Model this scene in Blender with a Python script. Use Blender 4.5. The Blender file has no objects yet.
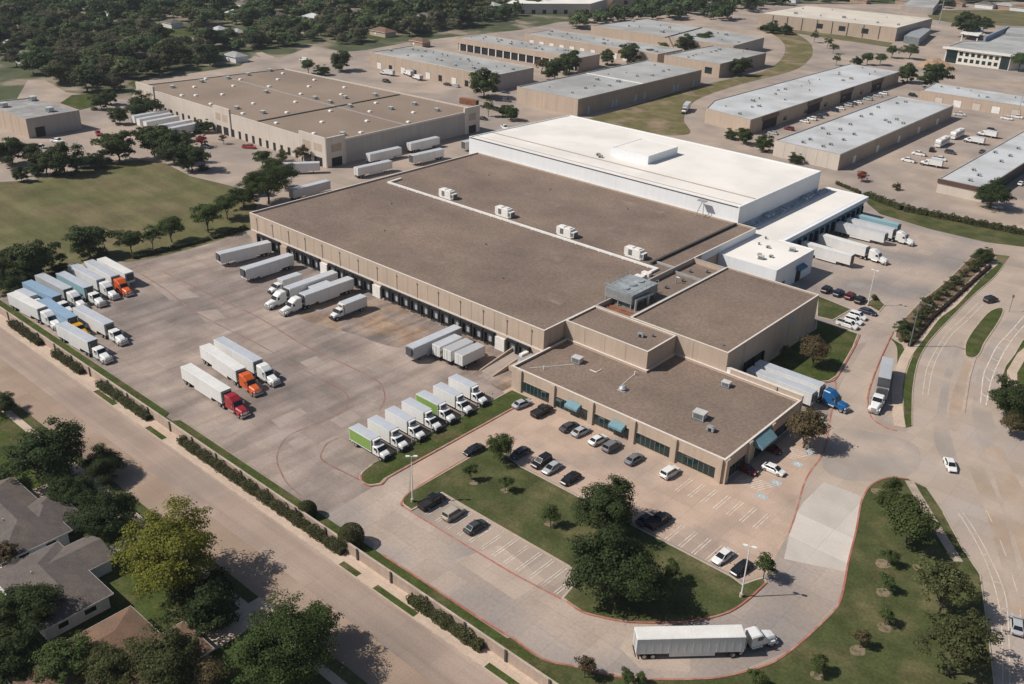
import bpy, bmesh, math, random
import numpy as np
from mathutils import Vector, Matrix
from mathutils.geometry import tessellate_polygon
rnd = random.Random(7)
SC = bpy.context.scene
COL = SC.collection
R = math.radians

# ---------------------------------------------------------------- camera solved from the vanishing points of the warehouse walls
FPX, YAW, PIT, ROL, HC = 946.5155, R(-40.6834), R(26.5216), R(1.8162), 104.0
def _axes():
    cy, sy, cp, sp = math.cos(YAW), math.sin(YAW), math.cos(PIT), math.sin(PIT)
    f = Vector((sy * cp, cy * cp, -sp)); r = Vector((cy, -sy, 0)); u = r.cross(f)
    c, s = math.cos(ROL), math.sin(ROL)
    return c * r + s * u, -s * r + c * u, f
AR, AU, AF = _axes()
def at(px, py, z=0.0):
    """survey helper: the ground point (metres) seen at a photo pixel"""
    d = AF * FPX + AR * (px - 512) + AU * (342 - py)
    t = (z - HC) / d.z
    return Vector((d.x * t, d.y * t, z))
def at2(px, py, z=0.0):
    v = at(px, py, z); return (v.x, v.y)
def pix(x, y, z=0.0):
    d = Vector((x, y, z - HC)); w = d.dot(AF)
    if w < 1: return (-9999, -9999)
    return (512 + FPX * d.dot(AR) / w, 342 - FPX * d.dot(AU) / w)
cam = bpy.data.objects.new('camera', bpy.data.cameras.new('camera')); COL.objects.link(cam)
cam.data.sensor_width = 36; cam.data.lens = FPX / 1024 * 36
cam.data.clip_start = 1; cam.data.clip_end = 6000
cam.matrix_world = Matrix(((AR.x, AU.x, -AF.x, 0), (AR.y, AU.y, -AF.y, 0), (AR.z, AU.z, -AF.z, HC), (0, 0, 0, 1)))
SC.camera = cam

# ---------------------------------------------------------------- light
SUN_EL, SHADOW_AZ = R(46), R(47)
sd = Vector((math.cos(SHADOW_AZ) * math.cos(SUN_EL), math.sin(SHADOW_AZ) * math.cos(SUN_EL), -math.sin(SUN_EL)))
sun = bpy.data.objects.new('sun', bpy.data.lights.new('sun', 'SUN')); COL.objects.link(sun)
sun.data.energy = 4.1; sun.data.angle = R(0.5); sun.data.color = (1.0, 0.945, 0.87)
sun.rotation_euler = sd.to_track_quat('-Z', 'Y').to_euler(); sun.location = (-200, 0, 300)
w = bpy.data.worlds.new('World'); SC.world = w; w.use_nodes = True
nt = w.node_tree; bg = nt.nodes['Background']
sky = nt.nodes.new('ShaderNodeTexSky'); sky.sky_type = 'NISHITA'; sky.sun_disc = False
sky.sun_elevation = SUN_EL
sky.sun_rotation = math.atan2(-sd.x, -sd.y)
nt.links.new(sky.outputs[0], bg.inputs[0]); bg.inputs[1].default_value = 0.058
SC.view_settings.view_transform = 'Standard'; SC.view_settings.look = 'None'
SC.view_settings.exposure = 0.16; SC.view_settings.gamma = 1; SC.view_settings.use_curve_mapping = False
SC.cycles.max_bounces = 5; SC.cycles.diffuse_bounces = 3; SC.cycles.glossy_bounces = 2
SC.cycles.use_denoising = True

# ---------------------------------------------------------------- materials
MATS = {}
def mat(name, c, rough=.85, var=.12, scale=.35, var2=.10, scale2=3.0, metal=0, coord='pos', island=0, objvar=0, bump=0,
        c2=None, c2scale=.06, c2lo=.5, c2hi=.62, slab=0, slabvar=.08, slabdark=.75, trans=0, streak=0, tracks=None, spec=.3):
    if name in MATS: return MATS[name]
    m = bpy.data.materials.new(name); m.use_nodes = True; MATS[name] = m
    t = m.node_tree; N = t.nodes.new; L = t.links.new
    b = t.nodes['Principled BSDF']; b.inputs['Roughness'].default_value = rough; b.inputs['Metallic'].default_value = metal
    b.inputs['Specular IOR Level'].default_value = spec
    if coord == 'pos': src = N('ShaderNodeNewGeometry').outputs['Position']
    else: src = N('ShaderNodeTexCoord').outputs['Object']
    def noise(sc, detail=4, vec=None):
        n = N('ShaderNodeTexNoise'); n.inputs['Scale'].default_value = sc; n.inputs['Detail'].default_value = detail
        L(vec or src, n.inputs['Vector']); return n.outputs['Fac']
    def ramp(fac, lo, hi, a=.3, bb=.7):
        r_ = N('ShaderNodeMapRange'); L(fac, r_.inputs[0]); r_.inputs[1].default_value = a; r_.inputs[2].default_value = bb
        r_.inputs[3].default_value = lo; r_.inputs[4].default_value = hi; return r_.outputs[0]
    def mul(a, b_):
        x = N('ShaderNodeMath'); x.operation = 'MULTIPLY'; L(a, x.inputs[0])
        if isinstance(b_, (int, float)): x.inputs[1].default_value = b_
        else: L(b_, x.inputs[1])
        return x.outputs[0]
    col = None
    if c2 is not None:
        mx = N('ShaderNodeMix'); mx.data_type = 'RGBA'
        L(ramp(noise(c2scale, 5), 0, 1, c2lo, c2hi), mx.inputs['Factor'])
        mx.inputs['A'].default_value = (*c, 1); mx.inputs['B'].default_value = (*c2, 1); col = mx.outputs['Result']
    f = None
    if var: f = ramp(noise(scale, 5), 1 - var, 1 + var)
    if var2:
        g = ramp(noise(scale2, 3), 1 - var2, 1 + var2); f = mul(f, g) if f is not None else g
    if slab:
        br = N('ShaderNodeTexBrick'); br.offset = 0; br.squash = 1
        br.inputs['Scale'].default_value = 1; br.inputs['Brick Width'].default_value = slab; br.inputs['Row Height'].default_value = slab
        br.inputs['Mortar Size'].default_value = .035; br.inputs['Mortar Smooth'].default_value = .2; br.inputs['Bias'].default_value = 0
        br.inputs['Color1'].default_value = (1 - slabvar,) * 3 + (1,); br.inputs['Color2'].default_value = (1 + slabvar,) * 3 + (1,)
        br.inputs['Mortar'].default_value = (slabdark,) * 3 + (1,)
        L(src, br.inputs['Vector'])
        sp = N('ShaderNodeSeparateColor'); L(br.outputs['Color'], sp.inputs[0]); f = mul(sp.outputs[0], f) if f is not None else sp.outputs[0]
    if streak:
        mp = N('ShaderNodeMapping'); L(src, mp.inputs['Vector']); mp.inputs['Scale'].default_value = (1.2, 1.2, .06)
        g = ramp(noise(1.0, 4, mp.outputs[0]), 1 - streak, 1 + streak * .5); f = mul(f, g) if f is not None else g
    if tracks:
        mp = N('ShaderNodeMapping'); L(src, mp.inputs['Vector']); mp.inputs['Scale'].default_value = (tracks[0], tracks[1], 1)
        g = ramp(noise(1.0, 5, mp.outputs[0]), 1 - tracks[2], 1 + tracks[2] * .5, .35, .62); f = mul(f, g) if f is not None else g
    if island:
        gi = N('ShaderNodeNewGeometry'); g = ramp(gi.outputs['Random Per Island'], 1 - island, 1 + island, 0, 1); f = mul(f, g) if f is not None else g
    if objvar:
        oi = N('ShaderNodeObjectInfo'); g = ramp(oi.outputs['Random'], 1 - objvar, 1 + objvar, 0, 1); f = mul(f, g) if f is not None else g
    if f is not None:
        vm = N('ShaderNodeVectorMath'); vm.operation = 'SCALE'
        if col is not None: L(col, vm.inputs[0])
        else: vm.inputs[0].default_value = c
        L(f, vm.inputs['Scale']); L(vm.outputs[0], b.inputs['Base Color'])
        if objvar:
            hs = N('ShaderNodeHueSaturation'); oi2 = N('ShaderNodeObjectInfo')
            sx = N('ShaderNodeMath'); sx.operation = 'MULTIPLY_ADD'; L(oi2.outputs['Random'], sx.inputs[0]); sx.inputs[1].default_value = 7.31; sx.inputs[2].default_value = .2
            fr = N('ShaderNodeMath'); fr.operation = 'FRACT'; L(sx.outputs[0], fr.inputs[0])
            L(ramp(fr.outputs[0], .5 - objvar * .055, .5 + objvar * .06, 0, 1), hs.inputs['Hue'])
            L(vm.outputs[0], hs.inputs['Color']); L(hs.outputs[0], b.inputs['Base Color'])
    elif col is not None: L(col, b.inputs['Base Color'])
    else: b.inputs['Base Color'].default_value = (*c, 1)
    if trans:
        tb = N('ShaderNodeBsdfTranslucent'); ms = N('ShaderNodeMixShader'); ms.inputs[0].default_value = trans
        srcc = b.inputs['Base Color'].links[0].from_socket; L(srcc, tb.inputs['Color']); L(b.outputs[0], ms.inputs[1]); L(tb.outputs[0], ms.inputs[2]); L(ms.outputs[0], t.nodes['Material Output'].inputs['Surface'])
    if bump:
        bp = N('ShaderNodeBump'); bp.inputs['Strength'].default_value = bump; bp.inputs['Distance'].default_value = .1
        L(noise(2.5, 5), bp.inputs['Height']); L(bp.outputs[0], b.inputs['Normal'])
    return m

# ---------------------------------------------------------------- mesh building
class MB:
    def __init__(s): s.v = []; s.f = []; s.mi = []; s.cur = 0
    def add(s, vs, fs):
        o = len(s.v); s.v += [tuple(p) for p in vs]; s.f += [tuple(i + o for i in f) for f in fs]; s.mi += [s.cur] * len(fs); return s
    def box(s, x0, x1, y0, y1, z0, z1, M=None):
        vs = [(x0, y0, z0), (x1, y0, z0), (x1, y1, z0), (x0, y1, z0), (x0, y0, z1), (x1, y0, z1), (x1, y1, z1), (x0, y1, z1)]
        if M is not None: vs = [M @ Vector(p) for p in vs]
        return s.add(vs, [(3, 2, 1, 0), (4, 5, 6, 7), (0, 1, 5, 4), (1, 2, 6, 5), (2, 3, 7, 6), (3, 0, 4, 7)])
    def quad(s, a, b, c, d): return s.add([a, b, c, d], [(0, 1, 2, 3)])
    def sheet(s, poly, z):
        pts = [Vector((p[0], p[1], 0)) for p in poly]
        for t in tessellate_polygon([pts]):
            a, b, c = (pts[i] for i in t)
            fl = (b - a).cross(c - a).z < 0
            s.add([(p.x, p.y, z) for p in ((a, c, b) if fl else (a, b, c))], [(0, 1, 2)])
        return s
    def prism(s, poly, z0, z1, top=True):
        poly = ccw(poly); n = len(poly)
        s.add([(x, y, z0) for x, y in poly] + [(x, y, z1) for x, y in poly], [(i, (i + 1) % n, (i + 1) % n + n, i + n) for i in range(n)])
        if top: s.sheet(poly, z1)
        return s
    def ring(s, outer, inner, z0, z1, inz0=None):
        """closed ring wall: outer face z0..z1, top, inner face inz0..z1"""
        n = len(outer); iz = z0 if inz0 is None else inz0
        vs = [(x, y, z0) for x, y in outer] + [(x, y, z1) for x, y in outer] + [(x, y, z1) for x, y in inner] + [(x, y, iz) for x, y in inner]
        fs = []
        for i in range(n):
            j = (i + 1) % n
            fs += [(i, j, n + j, n + i), (n + i, n + j, 2 * n + j, 2 * n + i), (2 * n + i, 2 * n + j, 3 * n + j, 3 * n + i)]
        return s.add(vs, fs)
    def strip(s, pts, wd, z0, z1, closed=False):
        """box swept along a polyline"""
        P = [Vector((p[0], p[1])) for p in pts]; n = len(P); L_ = []; R_ = []
        for i in range(n):
            a = P[i - 1] if (i or closed) else P[0]; b = P[(i + 1) % n] if (i < n - 1 or closed) else P[-1]
            d1 = (P[i] - a); d2 = (b - P[i]); d1 = d1.normalized() if d1.length > 1e-6 else d2.normalized(); d2 = d2.normalized() if d2.length > 1e-6 else d1
            t = (d1 + d2); t = t.normalized() if t.length > 1e-6 else d1
            nn = Vector((-t.y, t.x)); k = max(.45, nn.dot(Vector((-d1.y, d1.x))))
            L_.append(P[i] + nn * wd / 2 / k); R_.append(P[i] - nn * wd / 2 / k)
        vs = []
        for l, r_ in zip(L_, R_): vs += [(r_.x, r_.y, z0), (l.x, l.y, z0), (l.x, l.y, z1), (r_.x, r_.y, z1)]
        fs = []
        for i in range(n if closed else n - 1):
            a = 4 * i; b = 4 * ((i + 1) % n)
            fs += [(a + 2, a + 3, b + 3, b + 2), (a + 3, a, b, b + 3), (a + 1, a + 2, b + 2, b + 1)]
        if not closed: fs += [(0, 3, 2, 1), tuple(4 * (n - 1) + k for k in (0, 1, 2, 3))]
        return s.add(vs, fs)
    def cyl(s, a, b, r0, r1=None, n=10, caps=True):
        a = Vector(a); b = Vector(b); r1 = r0 if r1 is None else r1; d = (b - a).normalized()
        x = d.orthogonal().normalized(); y = d.cross(x); vs = []
        for p, r_ in ((a, r0), (b, r1)):
            vs += [p + (x * math.cos(2 * math.pi * i / n) + y * math.sin(2 * math.pi * i / n)) * r_ for i in range(n)]
        fs = [(i, (i + 1) % n, n + (i + 1) % n, n + i) for i in range(n)]
        if caps: fs += [tuple(range(n - 1, -1, -1)), tuple(range(n, 2 * n))]
        return s.add(vs, fs)
    def loft(s, secs, caps=True):
        """secs: (x, half width, z bottom, z top, corner cut)"""
        n = 6; vs = []
        for x, w_, zb, zt, c in secs:
            vs += [(x, -w_, zb), (x, w_, zb), (x, w_, zt - c), (x, w_ - c, zt), (x, -w_ + c, zt), (x, -w_, zt - c)]
        fs = []
        for i in range(len(secs) - 1):
            for k in range(n):
                a = i * n + k; b = i * n + (k + 1) % n; fs.append((a, b, b + n, a + n))
        fs = [f[::-1] if secs[-1][0] < secs[0][0] else f for f in fs]
        if caps: fs += [tuple(range(n - 1, -1, -1)), tuple(range((len(secs) - 1) * n, len(secs) * n))]
        return s.add(vs, fs)
    def mesh(s, name, mats, loc=(0, 0, 0), smooth=False):
        me = bpy.data.meshes.new(name); lx, ly, lz = loc
        me.from_pydata([(x - lx, y - ly, z - lz) for x, y, z in s.v], [], s.f); 
        for m in (mats if isinstance(mats, (list, tuple)) else [mats]): me.materials.append(m)
        if any(s.mi): me.polygons.foreach_set('material_index', s.mi)
        if smooth: me.polygons.foreach_set('use_smooth', [True] * len(me.polygons))
        me.update(); return me
    def build(s, name, mats, parent=None, smooth=False, local=False):
        """one object; vertices are in world metres unless local"""
        base = (0, 0, 0)
        if parent is not None and not local:
            p = parent
            bx = Vector((0, 0, 0))
            while p is not None: bx += p.location; p = p.parent
            base = tuple(bx)
        return link(name, s.mesh(name, mats, base, smooth), parent)
def link(name, me, parent=None, loc=(0, 0, 0)):
    o = bpy.data.objects.new(name, me); COL.objects.link(o)
    if parent is not None: o.parent = parent
    o.location = loc
    return o
def ccw(p):
    a = sum(p[i][0] * p[(i + 1) % len(p)][1] - p[(i + 1) % len(p)][0] * p[i][1] for i in range(len(p)))
    return list(p) if a > 0 else list(p)[::-1]
def inset(poly, d):
    poly = ccw(poly); n = len(poly); out = []
    for i in range(n):
        a, b, c = Vector(poly[i - 1]), Vector(poly[i]), Vector(poly[(i + 1) % n])
        d1 = (b - a).normalized(); d2 = (c - b).normalized(); n1 = Vector((-d1.y, d1.x)); n2 = Vector((-d2.y, d2.x))
        k = (n1 + n2); k = k / max(.2, k.dot(n1)); q = b + k * d; out.append((q.x, q.y))
    return out
def tag(o, label, cat=None, group=None, kind=None):
    if label: o['label'] = label
    if cat: o['category'] = cat
    if group: o['group'] = group
    if kind: o['kind'] = kind
    return o
def thing(name, label, cat, loc=(0, 0, 0), rz=0, group=None):
    o = bpy.data.objects.new(name, None); COL.objects.link(o); o.location = loc; o.rotation_euler = (0, 0, rz)
    o.empty_display_size = .5
    return tag(o, label, cat, group)
def struct(name, mb, m, label=None):
    o = mb.build(name, m); o['kind'] = 'structure'; o['label'] = label or name.replace('_', ' '); o['category'] = name.split('_')[-1]
    return o
def dup(root, loc, rz, label, group=None, paint=None, scale=None):
    """copy of a thing with its parts and sub-parts (meshes shared)"""
    r_ = root.copy(); COL.objects.link(r_); r_.location = loc; r_.rotation_euler = (0, 0, rz); r_['label'] = label
    if group: r_['group'] = group
    elif 'group' in r_: del r_['group']
    if scale: r_.scale = scale
    for ch in root.children:
        c = ch.copy(); COL.objects.link(c); c.parent = r_
        if paint and ch.get('painted'): c.material_slots[0].link = 'OBJECT'; c.material_slots[0].material = paint
        for g in ch.children:
            d = g.copy(); COL.objects.link(d); d.parent = c
            if paint and g.get('painted'): d.material_slots[0].link = 'OBJECT'; d.material_slots[0].material = paint
    return r_
# ---------------------------------------------------------------- ground materials
M_terrain = mat('woodland_ground', (.07, .082, .035), c2=(.27, .215, .16), c2scale=.03, c2lo=.5, c2hi=.62, var=.3, scale=.08)
M_rail = mat('rail_bed_grass', (.145, .128, .06), c2=(.25, .19, .125), c2scale=.07, c2lo=.48, c2hi=.62, var=.22, scale=.15, scale2=1.2, var2=.15, rough=1, spec=.05)
M_pave = mat('industrial_concrete', (.385, .305, .245), c2=(.30, .25, .215), c2scale=.02, c2lo=.42, c2hi=.62, var=.16, scale=.06, slab=6, slabvar=.06, slabdark=.78)
M_yard = mat('yard_concrete', (.35, .275, .23), c2=(.235, .192, .170), c2scale=.04, c2lo=.40, c2hi=.62, var=.2, scale=.13, scale2=1.7, var2=.09, slab=4.6, slabvar=.075, slabdark=.74, tracks=(.3, .035, .2))
M_drive = mat('drive_concrete', (.42, .335, .275), c2=(.265, .23, .21), c2scale=.06, c2lo=.42, c2hi=.6, var=.16, scale=.12, scale2=1.7, var2=.09, slab=4.6, slabvar=.06, slabdark=.78)
M_stain = mat('clay_stained_concrete', (.325, .225, .155), c2=(.255, .205, .178), c2scale=.13, c2lo=.40, c2hi=.58, tracks=(.45, .04, .3), var=.25, scale=.2, scale2=1.1, var2=.12, slab=4.6, slabvar=.05)
M_lot = mat('lot_concrete', (.47, .345, .265), c2=(.37, .285, .23), c2scale=.07, var=.12, scale=.16, var2=.08, slab=4.2, slabvar=.05, slabdark=.8)
M_street = mat('street_concrete', (.355, .268, .215), c2=(.305, .238, .195), tracks=(.02, .5, .12), c2scale=.03, var=.12, scale=.08, var2=.08, slab=4.4, slabvar=.05, slabdark=.8)
M_streettan = mat('street_tan_concrete', (.325, .235, .172), c2=(.35, .262, .205), c2scale=.045, var=.13, scale=.09, var2=.08, slab=4.4, slabvar=.05, slabdark=.83)
M_road = mat('road_concrete', (.42, .335, .27), c2=(.375, .312, .268), c2scale=.05, var=.12, scale=.1, var2=.07, slab=4.2, slabvar=.05, slabdark=.8)
M_roadgrey = mat('road_grey_concrete', (.345, .292, .252), c2=(.41, .33, .27), c2scale=.09, c2lo=.45, c2hi=.6, var=.12, scale=.1, var2=.06, slab=4.2, slabvar=.03, slabdark=.9)
M_roadbrown = mat('road_brown_concrete', (.385, .285, .21), c2=(.42, .335, .27), c2scale=.09, c2lo=.42, c2hi=.6, var=.14, scale=.12, var2=.07, slab=4.2, slabvar=.03, slabdark=.9)
M_newslab = mat('new_concrete', (.53, .475, .42), var=.08, scale=.2, var2=.06, slab=7.5, slabvar=.11, slabdark=.8)
M_lightslab = mat('pale_concrete', (.345, .28, .24), var=.1, scale=.3, var2=.06, slab=4.6, slabvar=.05)
M_walk = mat('sidewalk_concrete', (.52, .40, .31), var=.1, scale=.2, var2=.08, slab=1.5, slabvar=.05, slabdark=.82)
M_grass = mat('mown_grass', (.069, .080, .031), c2=(.135, .118, .058), c2scale=.14, c2lo=.47, c2hi=.7, var=.22, scale=.25, scale2=2.2, var2=.22, bump=.5, rough=1, spec=.05)
M_lush = mat('watered_grass', (.06, .078, .023), c2=(.095, .09, .04), c2scale=.2, var=.2, scale=.3, scale2=2.2, var2=.25, bump=.5, rough=1, spec=.05)
M_field = mat('dry_field_grass', (.125, .122, .056), c2=(.165, .138, .076), tracks=(.03, .25, .14), c2scale=.05, c2lo=.42, c2hi=.62, var=.2, scale=.09, scale2=.9, var2=.12, bump=.3, rough=1, spec=.05)
M_mulch = mat('mulch', (.17, .115, .075), c2=(.08, .08, .035), c2scale=.3, var=.25, scale=1.2, var2=.2, rough=1)
M_red = mat('red_kerb_paint', (.37, .145, .105), c2=(.42, .28, .22), c2scale=.35, c2lo=.5, c2hi=.72, var=.2, scale=.8)
M_redline = mat('worn_red_line', (.255, .125, .10), c2=(.26, .20, .17), c2scale=.25, c2lo=.42, c2hi=.62, var=.2, scale=.8)
M_kerb = mat('kerb_concrete', (.45, .36, .29), var=.15, scale=.5)
M_white = mat('white_line_paint', (.76, .69, .60), c2=(.52, .41, .32), c2scale=.8, c2lo=.42, c2hi=.66, var=.08)
M_cream = mat('yellowish_line_paint', (.60, .51, .40), c2=(.46, .375, .30), c2scale=.6, c2lo=.48, c2hi=.7, var=.08)
M_blue = mat('pale_blue_paint', (.36, .44, .47), var=.2, c2=(.42, .36, .3), c2scale=.7, c2lo=.5, c2hi=.7)
M_dirt = mat('bare_dirt', (.34, .24, .16), c2=(.22, .17, .11), c2scale=.15, var=.2)

def px(*pts): return [at2(*p) for p in pts]
def sheet(name, poly, z, m, label=None): return struct(name, MB().sheet(poly, z), m, label)
def smooth_line(pts, n=6, closed=False):
    out = []; N_ = len(pts)
    for i in range(N_ if closed else N_ - 1):
        g = lambda k: Vector(pts[k % N_]) if closed else Vector(pts[min(max(k, 0), N_ - 1)])
        p0, p1, p2, p3 = g(i - 1), g(i), g(i + 1), g(i + 2)
        for k in range(n):
            t = k / n
            out.append(tuple(.5 * ((2 * p1) + (p2 - p0) * t + (2 * p0 - 5 * p1 + 4 * p2 - p3) * t * t + (3 * p1 - p0 - 3 * p2 + p3) * t ** 3)))
    if not closed: out.append(tuple(pts[-1]))
    return out

sheet('ground', [(-2600, -700), (1500, -700), (1500, 3200), (-2600, 3200)], -.03, M_terrain, 'dark woodland ground with bare earth')
PV = px((-60, 195), (-60, 150), (0, 128), (22, 90), (28, 80), (45, 80), (66, 92), (100, 97), (130, 100), (140, 81), (240, 66), (254, 56), (275, 60), (312, 46), (345, 52), (366, 50), (410, 42), (460, 36), (520, 30), (560, 22), (640, 14), (700, 8), (760, 4), (900, 4), (1030, 2), (1150, 10))
sheet('industrial_pavement', PV + [(120, 400), (120, 79.7), (-262, 79.7)] + px((-60, 320)), -.012, M_pave, 'tan concrete lots and drives between the warehouses')
sheet('truck_yard', [(-262, 79.8), (-113, 79.8), (-114, 95), (-114, 140), (-121, 140.9), (-121.7, 154), (-236, 154)] + px((245, 232), (215, 241), (170, 253), (128, 262), (100, 262), (60, 276)), -.004, M_yard, 'stained grey concrete truck yard')
sheet('dock_apron', smooth_line(px((372, 289), (440, 319), (512, 352), (545, 388), (510, 394), (470, 372), (420, 352), (385, 345), (350, 333), (300, 318), (300, 300), (325, 284), (350, 279)), 5, True), 0, M_stain, 'clay stained concrete below the loading docks')
sheet('office_forecourt', [(-114, 104), (-108, 98), (-108, 119), (-50, 119)] + px((766, 575), (790, 530), (797, 500), (820, 455), (826, 437)) + [(-60.5, 172), (-66, 172), (-66, 141), (-121, 141), (-121, 138), (-114.2, 138)], .008, M_lot, 'pinkish concrete car park in front of the office')
sheet('perimeter_drive', [(-113.6, 80), (-62, 83)] + px((575, 666), (662, 680), (724, 677), (793, 649), (818, 627), (838, 605), (848, 563), (855, 533), (858, 515), (785, 520), (765, 583), (747, 602), (697, 622), (627, 624), (567, 603)) + [(-79.4, 94.1), (-103.5, 93.9), (-106.8, 94.2), (-108.4, 98), (-114.1, 104), (-114.1, 94.5)], 0, M_drive, 'curving concrete drive round the tree island')
sheet('dock_court', px((812, 360), (870, 340), (893, 334), (905, 318), (945, 283), (985, 246), (1000, 243), (940, 232), (878, 215), (868, 205), (800, 262), (800, 290)), 0, M_drive, 'concrete court beside the white dock building')
ROAD = px((1004, 265), (975, 293), (950, 318), (927, 342), (918, 362), (913, 387), (912, 407), (913, 426), (905, 432), (880, 425), (868, 405), (872, 380), (890, 338), (868, 340), (840, 385), (826, 437), (812, 470), (797, 500), (790, 530), (800, 548), (850, 560), (859, 513), (870, 486), (888, 478), (908, 479), (943, 513), (963, 550), (980, 575), (988, 633), (994, 684), (1000, 760))
sheet('road', ROAD + [(60, 95), (60, 330)], .004, M_road, 'tan concrete road with painted lanes')
sheet('road_patch', smooth_line(px((834, 430), (870, 432), (914, 444), (920, 465), (905, 477), (876, 481), (838, 478), (822, 462)), 5, True), 0.0090, M_roadgrey, 'grey worn patch at the drive mouth')
sheet('road_patch', smooth_line(px((958, 343), (963, 343), (956, 362), (950, 385), (947, 420), (960, 470), (950, 470), (934, 440), (938, 405), (944, 375)), 4), 0.0105, M_roadgrey, 'grey wheel lane on the road')
sheet('road_patch', smooth_line(px((1030, 296), (1005, 320), (984, 352), (975, 385), (973, 425), (990, 460), (1006, 455), (992, 415), (994, 385), (1003, 350), (1030, 318)), 4), 0.0120, M_roadgrey, 'grey wheel lane beyond the median')
sheet('road_patch', smooth_line(px((965, 358), (975, 362), (966, 388), (962, 410), (958, 430), (948, 425), (952, 395)), 4), 0.0135, M_roadbrown, 'brown worn turn lane by the median')
sheet('road_patch', px((962, 449), (974, 447), (990, 480), (1006, 520), (1018, 570), (1026, 620), (1014, 620), (1000, 560), (985, 510)), 0.0150, M_roadbrown, 'brown worn lane at lower right')
sheet('road_patch', px((984, 447), (1000, 447), (1060, 560), (1060, 620), (1036, 600)), 0.0165, M_roadbrown, 'brown worn lane at the right edge')
sheet('concrete_slab', px((824, 482), (861, 496), (859, 513), (855, 533), (845, 572), (784, 559), (793, 518), (803, 503)), .018, M_newslab, 'bright new concrete slab in the drive')
sheet('concrete_slab', px((150, 283), (181, 285), (200, 297), (170, 300)), .0005, M_lightslab, 'pale replaced slab in the yard')
for k, pp in enumerate([((271, 420), (300, 408), (307, 413), (280, 428)), ((250, 348), (268, 339), (288, 345), (270, 354)), ((196, 312), (217, 309), (226, 318), (206, 322)), ((300, 362), (316, 356), (326, 363), (309, 369)), ((288, 442), (300, 437), (309, 444), (296, 450)),
                        ((330, 420), (350, 410), (362, 418), (342, 428)), ((215, 428), (232, 420), (243, 428), (226, 437))]):
    sheet('concrete_slab', px(*pp), .002, M_lightslab, 'pale replaced slab in the truck yard')
for k, pp in enumerate([((620, 648), (632, 625), (690, 628), (690, 672), (640, 668)), ((455, 560), (500, 545), (545, 580), (515, 600)), ((640, 470), (662, 462), (700, 482), (680, 492))]):
    sheet('concrete_slab', px(*pp), .003, mat('drive_slab', (.44, .35, .285), var=.1, scale=.2, slab=4.6, slabvar=.04), 'slightly paler replaced slab in the drive')

# ---------------------------------------------------------------- neighbouring street, footway, wall strip
sheet('street', [(-420, 68.6), (40, 68.6), (40, 75.5), (-420, 75.5)], 0, M_street, 'pinkish grey concrete street')
sheet('street_lane', [(-420, 62.2), (40, 62.2), (40, 68.59), (-420, 68.59)], -.004, M_streettan, 'tan near lane of the street')
struct('kerb', MB().strip([(-420, 75.6), (40, 75.6)], .18, -.02, .13), M_kerb, 'pale kerb along the street')
sheet('sidewalk', [(-420, 75.7), (40, 75.7), (40, 79.75), (-420, 79.75)], .1, M_walk, 'pinkish concrete footway under the wall')
struct('verge', MB().prism([(-262, 79.75), (-59, 79.75), (-59, 82.3), (-160.6, 82.3), (-161.5, 81), (-164, 81), (-165, 82.3), (-262, 82.3)], -.02, .14), M_lush, 'green grass strip behind the wall')
for a, b in ((-184.5, -176), (-163, -156.5), (-101.5, -97), (-93, -83.5), (-68.5, -58)):
    struct('verge', MB().box(a, b, 75.75, 76.9, .05, .112), M_lush, 'small grass strip beside the street')
struct('verge', MB().prism([(-420, 60.2), (-104.4, 60.2), (-104.4, 62.1), (-420, 62.1)], -.02, .1), M_grass, 'grass verge on the near side of the street')
struct('verge', MB().prism([(-99.5, 60.2), (40, 60.2), (40, 62.1), (-99.5, 62.1)], -.02, .1), M_grass, 'grass verge past the driveway')
sheet('sidewalk', [(-420, 58.7), (40, 58.7), (40, 60.2), (-420, 60.2)], .1, M_walk, 'narrow footway before the houses')
struct('lawn', MB().prism([(-420, -20), (-139, -20), (-139, 58.7), (-420, 58.7)], -.02, .09), M_lush, 'front lawns left of the houses')
struct('lawn', MB().prism([(-138.9, -20), (-104.4, -20), (-104.4, 58.7), (-138.9, 58.7)], -.02, .09), M_lush, 'green lawn in front of the houses')
struct('lawn', MB().prism([(-99.6, -20), (40, -20), (40, 58.7), (-99.6, 58.7)], -.02, .09), M_lush, 'lawn right of the driveway')
sheet('driveway', [(-104.4, 45), (-99.6, 45), (-99.6, 62.2), (-104.4, 62.2)], .112, M_walk, 'pinkish concrete driveway')
sheet('path', [(-133, 50), (-130.2, 50), (-130.2, 58.7), (-133, 58.7)], .105, M_newslab, 'pale garden path')
sheet('path', [(-141, 52), (-139, 52), (-139, 58.7), (-141, 58.7)], .105, M_walk, 'pale garden path at the corner house')
sheet('path', [(-158, 40), (-152, 40), (-152, 62.2), (-158, 62.2)], .105, M_walk, 'driveway of the corner house')

# ---------------------------------------------------------------- grass islands with kerbs
def island(name, poly, m, label, kerb=None, kw=.3, kh=.14, h=.1):
    struct(name, MB().prism(poly, -.02, h), m, label)
    if kerb: struct('kerb', MB().strip(ccw(poly), kw, -.02, kh, True), kerb, 'kerb of the ' + label)
island('island', [(-107.9, 97), (-107.2, 95.2), (-106, 94.4), (-103.7, 94.3), (-103.5, 101.8), (-70.3, 101.8), (-69.3, 95.0)] + smooth_line(px((582, 612), (599.5, 617), (627, 622), (662, 623), (697, 620.5), (727, 613), (747, 600.5), (766, 583))) + px((764, 578), (756, 580), (742, 585)) + [(-52, 118.3), (-98.5, 118.4), (-103.5, 119.6), (-107.9, 119.8)], M_grass, 'grass island with trees', M_kerb)
K = MB()
K.strip(smooth_line(px((402, 506), (403, 500), (409, 493.5), (425, 483), (487.5, 446)), 4), .3, -.02, .16)
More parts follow.
